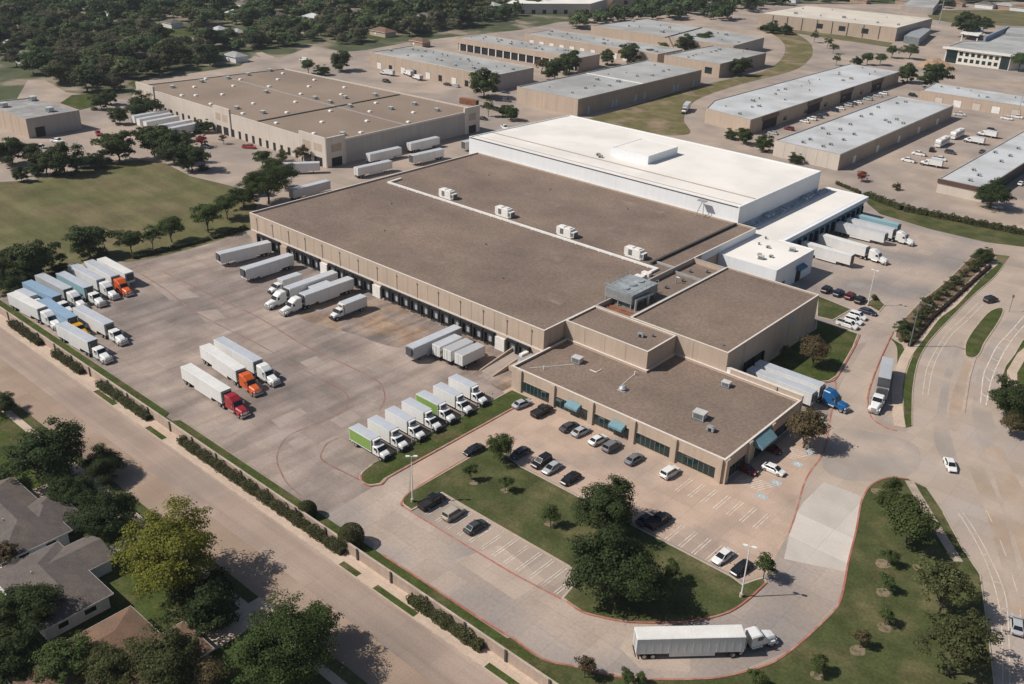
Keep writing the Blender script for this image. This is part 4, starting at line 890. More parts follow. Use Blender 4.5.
def trailer_parts(root, L, side, roof, nose='reefer', h=4.05, x0=0.0, stripe=None, gear=True, tarp=False, skirt=True):
    """box trailer, front face at x0, running to x0-L"""
    def body():
        mb = MB(); mb.box(x0 - L, x0, -1.28, 1.28, 1.12, h - .03)
        for k in range(int(L / 1.2) + 1):
            for s_ in (-1, 1): mb.box(x0 - L + .02 + k * 1.2, x0 - L + .07 + k * 1.2, s_ * 1.28 - .015, s_ * 1.28 + .015, 1.2, h - .1)
        for s_ in (-1, 1): mb.box(x0 - L + .001, x0 - .001, s_ * 1.29 - .025, s_ * 1.29 + .025, h - .14, h - .031)
        return mb.mesh('trailer_body', [side])
    b = link('trailer_body', cached(('tb', L, side.name, h, x0), body), root)
    def rf():
        mb = MB(); mb.box(x0 - L + .05, x0 - .05, -1.2, 1.2, h - .029, h)
        for k in range(int(L / .6)): mb.box(x0 - L + .3 + k * .6, x0 - L + .34 + k * .6, -1.19, 1.19, h, h + .012)
        return mb.mesh('roof', [roof])
    link('roof', cached(('tr', L, roof.name, h, x0), rf), b)
    def dr():
        mb = MB()
        for s_ in (-1, 1): mb.box(x0 - L - .04, x0 - L - .002, s_ * .62 - .58, s_ * .62 + .58, 1.2, h - .12)
        return mb.mesh('rear_door', [side])
    rd = link('rear_door', cached(('rd', L, side.name, h, x0), dr), b)
    def lk():
        mb = MB()
        for y in (-.75, -.2, .2, .75): mb.cyl((x0 - L - .06, y, 1.2), (x0 - L - .06, y, h - .15), .025, n=6)
        return mb.mesh('lock_rods', [M_metaldk])
    link('lock_rods', cached(('lk', L, h, x0), lk), b)
    if stripe: link('side_stripe', cached(('st', L, stripe.name, x0), lambda: MB().box(x0 - L + .1, x0 - .1, -1.305, -1.296, 2.0, 2.7).box(x0 - L + .1, x0 - .1, 1.296, 1.305, 2.0, 2.7).mesh('side_stripe', [stripe])), b)
    if tarp: link('tarp', cached(('tp', L, x0), lambda: MB().box(x0 - 4.6, x0 - .02, -1.32, 1.32, h - .4, h + .05).mesh('tarp', [M_tarp])), b)
    if nose == 'reefer': link('reefer_unit', cached(('ru', h, x0), lambda: MB().box(x0 + .002, x0 + .42, -.95, .95, 1.9, h - .25).box(x0 + .43, x0 + .47, -.7, .7, 2.1, 2.9).mesh('reefer_unit', [M_reefer])), b)
    elif nose == 'plate': link('nose_plate', cached(('np', h, x0), lambda: MB().box(x0 + .002, x0 + .05, -1.2, 1.2, 1.2, h - .1).mesh('nose_plate', [M_reefer])), b)
    def ch():
        mb = MB(); mb.box(x0 - L, x0 - L + 4.2, -.55, .55, .7, 1.11)
        for s_ in (-1, 1): mb.box(x0 - L + .05, x0 - 1, s_ * .45 - .06, s_ * .45 + .06, .95, 1.11)
        mb.box(x0 - L - .05, x0 - L + .08, -1.15, 1.15, .5, .6); mb.box(x0 - L, x0 - L + .08, -.7, -.6, .6, 1.11); mb.box(x0 - L, x0 - L + .08, .6, .7, .6, 1.11)
        return mb.mesh('chassis', [M_chas])
    link('chassis', cached(('ch', L, x0), ch), root)
    if skirt and L > 14: link('side_skirt', cached(('sk', L, side.name, x0), lambda: MB().box(x0 - L + 5, x0 - 4.3, -1.24, -1.21, .45, 1.115).box(x0 - L + 5, x0 - 4.3, 1.21, 1.24, .45, 1.115).mesh('side_skirt', [side])), root)
    axles = (1.3, 2.6) if L > 9 else (1.2,)
    for a in axles:
        for s_ in (-1, 1): tw(root, x0 - L + a, s_ * .93, True)
    if gear:
        for s_ in (-1, 1): link('landing_leg', cached(('lg', s_, x0, L), lambda: MB().box(x0 - 2.6, x0 - 2.42, s_ * .55 - .07, s_ * .55 + .07, .06, 1.1).box(x0 - 2.7, x0 - 2.32, s_ * .55 - .16, s_ * .55 + .16, 0, .059).mesh('landing_leg', [M_chas])), root)
    return b
def tractor_parts(root, col, sleeper=True, bend=0.0, cx=0.0):
    """conventional tractor; fifth wheel near x=-.5, nose near x=6.9"""
    G = thing('tractor', None, None); G.parent = root; G.empty_display_size = .4; del_empty = G
    G.rotation_euler.z = R(bend); G.location = (-.5 + cx - (0 if sleeper else .85), 0, 0)
    pm = P_[col]; o = .5
    b0 = 1.15
    def cab():
        mb = MB()
        if sleeper: mb.loft([(b0 + o, 1.22, .95, 3.75, .18), (b0 + 1.5 + o, 1.22, .95, 3.72, .2), (b0 + 2.55 + o, 1.16, .95, 3.1, .2), (b0 + 2.75 + o, 1.12, .95, 2.92, .14), (b0 + 3.35 + o, 1.06, .95, 2.02, .08)])
        else: mb.loft([(b0 + .9 + o, 1.12, .95, 2.9, .16), (b0 + 2.4 + o, 1.12, .95, 2.95, .16), (b0 + 2.75 + o, 1.1, .95, 2.85, .14), (b0 + 3.35 + o, 1.06, .95, 2.02, .08)])
        mb.loft([(b0 + 3.3 + o, 1.02, .8, 2.02, .2), (b0 + 4.3 + o, .9, .8, 1.9, .2), (b0 + 5.2 + o, .78, .75, 1.72, .2), (b0 + 5.5 + o, .66, .75, 1.5, .12)])
        for s_ in (-1, 1):
            y = s_ * 1.0
            mb.add([(b0 + 3.9 + o, y - .25, .75), (b0 + 5.3 + o, y - .25, .75), (b0 + 5.0 + o, y - .25, 1.25), (b0 + 4.25 + o, y - .25, 1.28), (b0 + 3.9 + o, y + .25, .75), (b0 + 5.3 + o, y + .25, .75), (b0 + 5.0 + o, y + .25, 1.25), (b0 + 4.25 + o, y + .25, 1.28)], [(3, 2, 6, 7), (0, 3, 7, 4), (2, 1, 5, 6), (0, 1, 2, 3), (4, 7, 6, 5)])
        return mb.mesh('cab', [pm])
    c = link('cab', cached(('cab', col, sleeper), cab), G)
    def fr():
        mb = MB(); mb.box(-1.6 + o, b0 + 5.4 + o, -.5, .5, .55, .94); mb.box(-1.4 + o, .3 + o, -.45, .45, .95, 1.1)
        for x in (-1.05, .3):
            pass
        return mb.mesh('frame', [M_chas])
    link('frame', cached('fr', fr), G)
    def wsh():
        x1, z1, w1 = b0 + 3.33 + o, 2.06, 1.0; x2, z2, w2 = b0 + 2.78 + o, 2.88 if sleeper else 2.82, .98
        return MB().add([(x1 + .02, -w1, z1), (x1 + .02, w1, z1), (x2 + .02, w2, z2), (x2 + .02, -w2, z2)], [(0, 1, 2, 3)]).mesh('windshield', [M_vglass])
    link('windshield', cached(('wsh', sleeper), wsh), c)
    for s_ in (-1, 1):
        y = s_ * 1.165
        link('side_window', cached(('sw', s_, sleeper), lambda: MB().box(b0 + 1.9 + o, b0 + 2.75 + o, y - .02, y + .02, 2.0, 2.65).mesh('side_window', [M_vglass])), c)
        link('headlight', cached(('hl', s_), lambda: MB().box(b0 + 5.3 + o, b0 + 5.5 + o, s_ * .8 - .14, s_ * .8 + .14, 1.0, 1.25).mesh('headlight', [M_lamp])), G)
        link('fuel_tank', cached(('ft', s_), lambda: MB().cyl((b0 + 1.0 + o, s_ * .98, .72), (b0 + 2.9 + o, s_ * .98, .72), .3, n=12).mesh('fuel_tank', [M_chrome])), G)
        link('mirror', cached(('mi', s_), lambda: MB().box(b0 + 2.9 + o, b0 + 3.05 + o, s_ * 1.42 - .1, s_ * 1.42 + .1, 1.95, 2.6).box(b0 + 2.92 + o, b0 + 3.0 + o, min(s_ * 1.1, s_ * 1.4), max(s_ * 1.1, s_ * 1.4), 2.3, 2.36).mesh('mirror', [M_chrome])), G)
        link('exhaust_stack', cached(('ex', s_), lambda: MB().cyl((b0 - .1 + o, s_ * 1.0, .9), (b0 - .1 + o, s_ * 1.0, 3.7), .09, n=8).mesh('exhaust_stack', [M_chrome])), G)
        tw(G, b0 + 4.6 + o, s_ * 1.02)
        for x in (-1.05, .3): tw(G, x + o, s_ * .93, True)
    link('grille', cached('gr', lambda: MB().box(b0 + 5.505 + o, b0 + 5.56 + o, -.5, .5, .85, 1.45).mesh('grille', [M_chrome])), G)
    link('bumper', cached('bu', lambda: MB().box(b0 + 5.3 + o, b0 + 5.7 + o, -1.15, 1.15, .35, .72).mesh('bumper', [M_chrome])), G)
    return G
def flatten_tractor(root):
    """lift the tractor's pieces to be parts of the truck itself"""
    bpy.context.view_layer.update() if False else None
    for g in [c for c in root.children if c.name.startswith('tractor')]:
        mw = Matrix.LocRotScale(g.location, g.rotation_euler, None)
        for c in list(g.children):
            m = mw @ Matrix.LocRotScale(c.location, c.rotation_euler, None)
            c.parent = root; c.location = m.to_translation(); c.rotation_euler = m.to_euler()
        bpy.data.objects.remove(g)
def semi(x, y, deg, label, L=16.0, side=None, roof=None, cab='white', nose='reefer', sleeper=True, bend=0, stripe=None, tarp=False, group=None, h=4.05):
    """x, y: middle of the trailer's front edge"""
    r_ = thing('semi_truck', label, 'semi truck', (x, y, .01), R(deg), group)
    trailer_parts(r_, L, side or M_trw, roof or M_trroof, nose, h, 0, stripe, False, tarp)
    tractor_parts(r_, cab, sleeper, bend); flatten_tractor(r_); return r_
def trailer(x, y, deg, label, L=16.0, side=None, roof=None, nose='reefer', stripe=None, group=None, h=4.05):
    r_ = thing('semi_trailer', label, 'trailer', (x, y, .01), R(deg), group)
    trailer_parts(r_, L, side or M_trw, roof or M_trroof, nose, h, 0, stripe, True); return r_
def boxtruck(x, y, deg, label, L=6.7, side=None, roof=None, group=None, reefer=True, h=3.75, cab='white'):
    r_ = thing('box_truck', label, 'box truck', (x, y, .01), R(deg), group)
    sd_ = side or M_trw; w_ = 1.22
    def body():
        mb = MB(); mb.box(-L, 0, -w_, w_, 1.0, h - .03)
        for s_ in (-1, 1): mb.box(-L + .001, -.001, s_ * w_ - .03, s_ * w_ + .03, h - .14, h - .031); mb.box(-L + .002, -.002, s_ * w_ - .03, s_ * w_ + .03, 1.0, 1.1)
        return mb.mesh('cargo_box', [M_trw])
    b = link('cargo_box', cached(('bb', L, h), body), r_)
    if side: link('side_panel', cached(('bs', L, sd_.name, h), lambda: MB().box(-L + .1, -.1, -w_ - .012, -w_ - .002, 1.15, h - .2).box(-L + .1, -.1, w_ + .002, w_ + .012, 1.15, h - .2).mesh('side_panel', [sd_])), b)
    link('roof', cached(('br', L, h), lambda: MB().box(-L + .06, -.06, -w_ + .05, w_ - .05, h - .029, h).mesh('roof', [M_trroof])), b)
    link('rear_door', cached(('bd', L, h), lambda: MB().box(-L - .04, -L - .002, -w_ + .1, w_ - .1, 1.1, h - .2).mesh('rear_door', [M_trg])), b)
    link('front_wall', cached(('bf', h), lambda: MB().box(.002, .03, -w_ + .05, w_ - .05, 1.1, h - .08).mesh('front_wall', [M_trg])), b)
    if reefer: 
        link('reefer_unit', cached(('bru', h), lambda: MB().box(.031, .55, -.9, .9, 2.75, h - .1).mesh('reefer_unit', [M_whitebox])), b)
        link('reefer_grille', cached(('brg', h), lambda: MB().box(.551, .57, -.7, .7, 2.85, h - .3).mesh('reefer_grille', [M_reefer])), b)
    pm = P_[cab]
    def cabm():
        mb = MB(); mb.loft([(.2, 1.08, .8, 2.55, .14), (1.3, 1.08, .8, 2.6, .14), (1.55, 1.05, .8, 2.5, .12), (2.15, 1.02, .8, 1.78, .08)]); mb.loft([(2.1, 1.0, .7, 1.78, .18), (3.0, .92, .65, 1.62, .2), (3.35, .8, .6, 1.4, .14)]); return mb.mesh('cab', [pm])
    c = link('cab', cached(('bcab', cab), cabm), r_)
    link('windshield', cached('bws', lambda: MB().add([(2.2, -1.0, 1.8), (2.2, 1.0, 1.8), (1.58, 1.0, 2.53), (1.58, -1.0, 2.53)], [(0, 1, 2, 3)]).mesh('windshield', [M_vglass])), c)
    for s_ in (-1, 1):
        link('side_window', cached(('bsw', s_), lambda: MB().box(.7, 1.5, s_ * 1.08 - .012, s_ * 1.08 + .012, 1.75, 2.35).mesh('side_window', [M_vglass])), c)
        link('headlight', cached(('bhl', s_), lambda: MB().box(3.2, 3.38, s_ * .68 - .13, s_ * .68 + .13, .9, 1.12).mesh('headlight', [M_lamp])), r_)
        link('mirror', cached(('bmi', s_), lambda: MB().box(1.75, 1.87, s_ * 1.35 - .1, s_ * 1.35 + .1, 1.7, 2.25).box(1.78, 1.84, min(s_ * 1.05, s_ * 1.33), max(s_ * 1.05, s_ * 1.33), 2.0, 2.05).mesh('mirror', [M_chas])), r_)
        tw(r_, 2.55, s_ * .98); tw(r_, -L + 1.9, s_ * .88, True)
    link('grille', cached('bgr', lambda: MB().box(3.352, 3.4, -.55, .55, .75, 1.3).mesh('grille', [M_reefer])), r_)
    link('bumper', cached('bbu', lambda: MB().box(3.3, 3.55, -1.1, 1.1, .35, .85).box(2.1, 3.2, -1.04, -1.0, .5, 1.0).box(2.1, 3.2, 1.0, 1.04, .5, 1.0).mesh('bumper', [M_chas])), r_)
    link('frame', cached(('bfr', L), lambda: MB().box(-L + .2, 3.2, -.42, .42, .55, .98).mesh('frame', [M_chas])), r_)
    link('liftgate', cached(('blg', L), lambda: MB().box(-L - .35, -L - .06, -1.0, 1.0, .5, .62).mesh('liftgate', [M_chas])), r_)
    return r_
GY = 'trucks parked in the corner of the yard'
trailer(-231.6, 110.5, 0, 'white semi trailer without a tractor, nearest the tree at the end of the corner row', 15.2, roof=M_trroofw, group=GY)
semi(-232.2, 106.9, -1, 'white semi trailer with a bright orange tractor, in the corner row by the trees', 15.2, cab='orange', group=GY)
semi(-232.7, 103.1, 1, 'white trailer with white tractor, parked between the orange tractor and the teal trailer', 15.4, group=GY)
semi(-230.0, 98.4, 2, 'semi with pale teal trailer and white cab in the corner row', 14.6, side=M_trteal, roof=M_trroof, sleeper=False, nose='plate', group=GY)
semi(-232.6, 94.2, 3, 'semi with grey trailer and white cab, between the teal and the blue trailers', 14.6, side=M_trg, nose='plate', group=GY)
semi(-230.0, 90.1, 4, 'semi with long blue trailer and white day cab in the corner row', 14.8, side=M_trblue, roof=M_trblue, sleeper=False, nose='plate', group=GY)
boxtruck(-235.8, 86.6, 6, 'small white box truck tucked beside the outermost white semi', 6.6, group=GY, reefer=False, h=3.4)
semi(-225.7, 84.3, 4, 'white semi closest to the boundary wall at the yard corner', 14.5, roof=M_trroofw, group=GY)
semi(-215.2, 86.9, 0, 'pale blue trailer with a yellow tractor nose', 15.6, side=M_trblue, roof=M_trblue, cab='yellow', sleeper=False, nose='plate', group=GY)
semi(-206.0, 91.3, 2, 'white trailer with white day cab, foremost of the corner group', 14.6, sleeper=False, group=GY)
semi(-200.0, 84.2, 3, 'white semi behind the wall hedge, nearest the street of the front pair', 14.2, sleeper=False, nose='plate', group=GY)
semi(-158.5, 92.3, -1, 'white trailer with dark red tractor alone in the open yard', 16, roof=M_trroofw, cab='semired', group='three semis in the open yard')
semi(-164.2, 99.8, -4, 'white trailer with orange red tractor, middle of the three in the open yard', 16, roof=M_trroofw, cab='orange', group='three semis in the open yard')
semi(-165.0, 104.8, -1, 'white trailer with white sleeper tractor, beside the orange red one', 16, group='three semis in the open yard')
GD = 'trailers and trucks at the long dock wall'
trailer(-227.6, 135.4, -97, 'white trailer at the far left end of the dock wall', 16, group=GD)
trailer(-212.9, 133.6, -90, 'white trailer second from the far left end of the dock wall', 16, group=GD)
boxtruck(-200.8, 136.9, -90, 'small white box truck standing off the dock, beside two white semis', 6.4, roof=M_trg, group=GD, reefer=False, h=3.5)
semi(-193.8, 134.0, -89, 'white semi backed onto the dock, left of the pair of semis', 16.2, side=M_trw, group=GD)
boxtruck(-190.9, 139.5, -90, 'low white box truck squeezed between the two docked white semis', 6.2, group=GD, reefer=False, h=3.3)
semi(-187.7, 134.3, -90, 'white semi backed onto the dock, right of the pair of semis', 16.2, side=M_trw, group=GD)
boxtruck(-176.6, 138.3, -89, 'white box truck alone beside the semis on the dock apron', 7.4, group=GD, h=3.7)
trailer(-145.8, 133.2, -90, 'long grey trailer at the dock, left of the short green striped one', 16, side=M_trg, group=GD)
trailer(-142.3, 145.9, 90, 'short pup trailer with a green stripe facing the dock', 7.6, stripe=M_trgreen, group=GD, h=3.85)
trailer(-138.9, 146.1, 90, 'short white pup trailer between the green striped one and the last', 7.6, group=GD, h=3.85, roof=M_trg)
trailer(-135.4, 146.4, 90, 'short white pup trailer nearest the concrete ramp', 7.6, group=GD, h=3.85, roof=M_trg)
GB = 'row of box trucks along the grass strip'
for i, (x, y, l, sd2) in enumerate(((-122.1, 102.0, 'green sided box truck at the lamp post end of the row', M_trgreen), (-122.0, 106.7, 'white box truck next to the green sided one at the row end', None), (-122.2, 111.6, 'white box truck, third along from the lamp post end', None), (-122.3, 116.3, 'white box truck just before the green flanked one in mid row', None),
                                   (-122.5, 120.6, 'box truck with green flank in the middle of the row, between white ones', M_trgreen), (-122.4, 125.6, 'white box truck, second from the office end of the row', None), (-122.7, 130.6, 'white box truck at the office end of the row', None))):
    boxtruck(x, y, -1, l, 6.7, sd2, group=GB)
GC = 'trucks at the white dock building'
trailer(-96.6, 267.2, 0, 'white trailer without tractor, nearest the lamp post at the white dock building', 16, nose='plate', group=GC, roof=M_trroofw)
semi(-96.4, 277.5, -2, 'white semi with white tractor, second from the lamp post at the white dock building', 15.5, group=GC, roof=M_trroofw)
trailer(-97.1, 293.6, 2, 'white trailer without tractor, in front of the far pair of semis', 16, group=GC, roof=M_trroof)
semi(-96.8, 299.6, 1, 'white semi with its tractor nose out, beside the lone white trailer', 15.5, group=GC)
trailer(-97.6, 305.6, 2, 'pale bluish trailer farthest along the blue dock wall', 14, side=M_trteal, roof=M_trteal, group=GC)
trailer(-67.4, 180.1, -1, 'white trailer docked beside the office wall, without a tractor', 16, nose='reefer', group='trailers at the tall box dock')
semi(-67.6, 184.4, 0, 'white trailer coupled to a bright blue tractor at the tall box', 16, cab='blue', bend=-6, group='trailers at the tall box dock')
semi(-57.4, 192.9, -72, 'grey white semi with dark tarp over its front, parked on the curb lane', 16, side=M_trg, roof=M_trg, tarp=True, sleeper=False, bend=-8)
semi(-42.6, 104.4, 45, 'white semi driving round the bend of the drive', 16.2, roof=M_trroofw, sleeper=False, bend=16, nose='plate')
GW = 'trailers docked along the tan roof warehouse'
for x, y, l in ((-392.3, 200, 'white trailer at the far left of the docked group, by the round shrub'), (-386, 199, 'white trailer second from the left of the docked group'), (-379.7, 198.6, 'white trailer in the middle of the docked group'), (-370, 199, 'white trailer fourth of the docked group'), (-363.4, 198.8, 'white trailer nearest the red leaved shrub of the docked group')):
    trailer(x, y, -87, l, 16, nose=None, group=GW)
GX = 'trailers standing between the two big warehouses'
trailer(-277.6, 250.6, 88, 'white trailer parked under the shaded warehouse wall', 16, nose='plate', group=GX)
trailer(-278.9, 273, 89, 'white trailer parked farther along the shaded warehouse wall', 16, nose='plate', group=GX)
trailer(-265.5, 245.5, -93, 'white trailer with dark nose facing us, nearest the brown roof', 16, nose='plate', group=GX)
trailer(-265.8, 235, 86, 'white trailer in front of the dark nosed one', 16, nose='plate', group=GX)
trailer(-266, 275, -96, 'white trailer half hidden by the white cold store', 16, nose='plate', group=GX)
trailer(-281.7, 214.0, 54, 'white trailer slanted at the warehouse corner', 16, nose='plate', group=GX)
trailer(-261.7, 202, 90, 'grey trailer beside the trees behind the brown roof', 16, side=M_trg, nose='plate', group=GX)
v = at(687, 108, 1); boxtruck(v.x + 2.5, v.y - 6, -68, 'white truck rounding the curve by the grassed rail bed', 9.5, reefer=False)
def container(p, deg, label, m, L=9.0):
    v = at(*p); r_ = thing('cargo_container', label, 'container', (v.x, v.y, 0), R(deg))
    mb = MB(); mb.box(-L / 2, L / 2, -1.2, 1.2, .15, 2.75)
    for k in range(int(L / .4)): 
        for s_ in (-1, 1): mb.box(-L / 2 + .1 + k * .4, -L / 2 + .25 + k * .4, s_ * 1.2 - .04, s_ * 1.2 + .04, .3, 2.6)
    link('shell', mb.mesh('shell', [m]), r_); link('door', MB().box(L / 2 + .002, L / 2 + .06, -1.1, 1.1, .3, 2.6).mesh('door', [M_dark]), r_)
container((469, 104.5), 9, 'rust red cargo container behind the tan roof warehouse', M_rust, 10)

# ---- cars
GO = 'cars in the office car park'
car('sedan', 'silver', (522, 403), 82, 'silver car at the left end of the office front')
car('pickup', 'black', (542, 410.5), 88, 'black pickup parked against the office front')
car('sedan', 'darkgrey', (569.5, 426), 82, 'dark grey car left of the silver one by the first awning')
car('sedan', 'silver', (581, 430.5), 85, 'pale silver car with dark roof glass, by the first awning')
car('sedan', 'white', (598, 439), 85, 'white car near the second awning')
car('suv', 'grey', (612, 445.5), 88, 'grey car just right of the white one by the second awning')
car('sedan', 'grey', (634.5, 458), 86, 'grey car alone right of the second awning')
car('suv', 'white', (670, 471.5), 86, 'white wagon alone before the empty stalls')
car('sedan', 'darkgrey', (520, 452), -92, 'dark car under the tree at the top of the island')
car('suv', 'black', (541.5, 461), -92, 'black car second from the tree on the island row')
car('sedan', 'silver', (552, 467), -90, 'silver car between two black ones on the island row')
car('sedan', 'black', (570.5, 477.5), -92, 'black car at the open end of the island row')
car('sedan', 'black', (474, 449), -95, 'black car driving along the grass strip', None, 'moving_car')
car('pickup', 'black', (432, 501), 88, 'black pickup beside the lamp post')
car('suv', 'beige', (453.5, 512.5), 90, 'silver beige car between the black pickup and a dark car')
car('sedan', 'darkgrey', (475.5, 525.5), 88, 'dark car third from the lamp post')
car('pickup', 'black', (659, 520), 84, 'black pickup behind the big dark trees')
car('sedan', 'navy', (647, 518), 86, 'dark blue car mostly hidden behind the big dark trees')
car('sedan', 'white', (723, 555.5), -95, 'white sedan in the island stalls near the lamp post')
car('sedan', 'black', (741.5, 567), -97, 'black car next to the lamp post at the island tip')
car('sedan', 'white', (773.6, 468.5), 0, 'white sedan among the blue marked stalls')
car('sedan', 'maroon', (746, 468), 0, 'dark red car in the shade under the office side')
car('sedan', 'maroon', (771, 447.5), 0, 'dark red car in the shade beneath the big awning')
GRD = 'cars on the road'
car('sedan', 'white', (950.5, 464), -58, 'white car crossing the road junction', GRD, 'moving_car')
car('sedan', 'silver', (1017, 624), 108, 'silver car on the lower road at the right edge', GRD, 'moving_car')
car('suv', 'black', (991, 299), 70, 'black car on the curved road above the median', GRD, 'moving_car')
GS = 'cars beside the white dock building'
for p, c, l in (((827, 289), 'black', 'black car nearest the white dock building'), ((839, 292.5), 'navy', 'dark blue black car second from the white dock building'), ((850.5, 295.5), 'maroon', 'maroon car in the dark row by the lamp post'), ((860.5, 299.5), 'black', 'black car at the lamp post end of the dark row')):
    car('suv', c, p, 90, l, GS)
car('sedan', 'navy', (868, 311), 0, 'dark blue car beside the white pair', GS)
car('suv', 'white', (858, 315.5), 0, 'white car next to the dark blue one', GS)
car('suv', 'white', (854, 320), 0, 'white car in the middle of the white three', GS)
car('pickup', 'white', (847.5, 324), 0, 'white pickup nearest the shaded lawn', GS)
GR = 'cars nosed in along the pale row building'
for i, (p, c) in enumerate((((805, 121), 'white'), ((812, 118.5), 'white'), ((824, 114), 'navy'), ((834, 110), 'navy'), ((840.5, 107.8), 'white'), ((848, 104.8), 'silver'), ((858, 102), 'white'), ((868, 98.7), 'silver'), ((878, 95.3), 'silver'), ((883.5, 93.2), 'white'), ((773, 132.5), 'silver'), ((818, 116.3), 'darkgrey'), ((853, 103.3), 'darkgrey'), ((789, 128.5), 'maroon'))):
    v = at(p[0], p[1], .7)
    car(('sedan', 'suv')[i % 2], c, Vector((max(v.x, -194.6), v.y, 0)), 180, ('small white car', 'small silver car', 'small dark blue car', 'small dark grey car', 'small maroon car')[('white', 'silver', 'navy', 'darkgrey', 'maroon').index(c)] + ', ' + ('nearest the corner', 'second from the corner', 'after the first white pair', 'before the third white one', 'third white in the row', 'mid row beside white ones', 'fourth white in the row', 'third from the far end', 'second from the far end', 'at the far end', 'apart at the near corner', 'right after the white pair', 'between white and silver ones', 'in the shade of the first doorway')[i] + ' of the pale row building', GR)
GV = 'vehicles in the bus car park'
car('pickup', 'white', (908.5, 160), 178, 'white pickup at the near end of the bus car park', GV); car('pickup', 'white', (919, 153.5), 180, 'white pickup behind the near box truck in the bus car park', GV)
car('pickup', 'white', (939.5, 158.5), 5, 'white pickup right of the near box truck in the bus car park', GV)
car('suv', 'black', (932, 149.5), 100, 'black car in front of the white bus', GV); car('suv', 'darkgrey', (950.5, 152), 0, 'dark grey car right of the white bus', GV)
car('suv', 'black', (992, 130), 10, 'black car beside the far box truck in the bus car park', GV); car('sedan', 'darkgrey', (982.5, 151), 90, 'dark car alone beside the dark banded building', GV)
car('pickup', 'white', (959.5, 114), 20, 'white pickup at the corner of the many unit roof', GV); car('pickup', 'white', (1017, 116.5), 0, 'white pickup at the right edge before white doors', GV)
car('pickup', 'white', (1007, 118), 0, 'white pickup second from the right edge before white doors', GV)
car('suv', 'black', (913, 95), 0, 'black car at the corner of the low pale row', GV); car('sedan', 'white', (1021, 183), 90, 'white car parked in shade at the right edge', GV); car('sedan', 'silver', (996, 206), 5, 'pale car under the round tree by the dark banded building', GV)
def small_box(p, deg, label, group, L=5.0, h=3.2): v = at(p[0], p[1], 0); return boxtruck(v.x, v.y, deg, label, L, None, group=group, reefer=False, h=h)
small_box((929, 166), 185, 'white box truck nearest us in the bus car park', GV); small_box((972, 143), 180, 'white box truck right of the white bus', GV); small_box((985, 136.5), 178, 'white box truck farthest right in the bus car park', GV)
# white buses
def white_bus(p0, p1, label, BL=12.2):
    v0, v1 = at(*p0, 1.5), at(*p1, 1.5); dv = (v0 - v1); bus = thing('bus', label, 'bus', (v0.x, v0.y, .01), math.atan2(dv.y, dv.x), GV)
    mb = MB(); mb.loft([(-BL, 1.28, .5, 3.4, .2), (-.5, 1.28, .5, 3.45, .2), (.0, 1.15, .5, 2.9, .2)]); bb = link('body', mb.mesh('body', [P_['white']]), bus)
    for s_ in (-1, 1):
        mb = MB(); mb.box(-BL + .7, -1.2, s_ * 1.285 - .02, s_ * 1.285 + .02, 1.75, 2.75); link('side_windows', mb.mesh('side_windows', [M_vglass]), bb)
        for x in (-BL + 2.5, -2.2): tw(bus, x, s_ * 1.0)
        link('headlight', MB().box(.0, .04, s_ * .85 - .15, s_ * .85 + .15, .8, 1.05).mesh('headlight', [M_lamp]), bus)
    link('windshield', MB().add([(.02, -1.0, 1.7), (.02, 1.0, 1.7), (-.1, .98, 2.75), (-.1, -.98, 2.75)], [(0, 1, 2, 3)]).mesh('windshield', [M_vglass]), bus)
    link('roof_unit', MB().box(-9, -6, -.7, .7, 3.43, 3.7).mesh('roof_unit', [M_whitebox]), bb)
white_bus((937.5, 144.5), (970, 128), 'long white bus with dark windows, the nearer of two in line'); white_bus((952.5, 136.5), (971, 127.5), 'long white bus with dark windows, the farther of two in line')
GF = 'trucks and cars along the tan front of the grey roofed warehouse'
small_box((386, 75), -170, 'teal box truck at the left of the tan warehouse front', GF, 5.6).children[0].name = 'cargo_box'
small_box((408, 75.5), 165, 'white box truck next to the teal one', GF, 5.2); small_box((417, 79.5), 170, 'white box truck third along the tan warehouse front', GF, 4.4, 2.9)
car('suv', 'black', (386.5, 81), 10, 'black car in the lane before the tan warehouse front', GF, 'moving_car'); car('suv', 'darkgrey', (432.5, 77), 90, 'dark car fourth along the tan warehouse front', GF); car('sedan', 'black', (447.5, 84), 10, 'black car near the large round tree', GF); car('sedan', 'silver', (456.5, 85.5), 170, 'silver car nearest the large round tree', GF)
car('sedan', 'navy', (505, 91.5), 10, 'blue car right of the large round tree', GF); car('suv', 'darkgrey', (506.5, 100), 10, 'dark grey car before the tan wall corner', GF); car('suv', 'black', (496.5, 109), 0, 'black car behind the small tree', GF); car('sedan', 'black', (483, 118), 10, 'black car at the pale warehouse corner', GF); car('pickup', 'white', (504.5, 127), -30, 'white pickup near the two small trees', GF)
car('van', 'white', (303.5, 59.5), 200, 'white van on the lane beside the woods', GF)
GN = 'vehicles round the small warehouse'
car('pickup', 'white', (57, 140.5), 20, 'white pickup with raised gear before the small warehouse', GN); car('sedan', 'white', (41.5, 146), 10, 'white car by the low fence of the small warehouse', GN)
car('suv', 'darkgrey', (116, 117.5), 30, 'dark car among shrubs near the docked trailers', GN); car('sedan', 'navy', (206, 146), 10, 'dark blue car by the red leaved shrub', GN); car('pickup', 'red', (249, 146.5), 30, 'red pickup on the drive before the pale warehouse', GN)
car('pickup', 'red', (98, 133), -20, 'red and white pickup truck beside the small warehouse', GN)
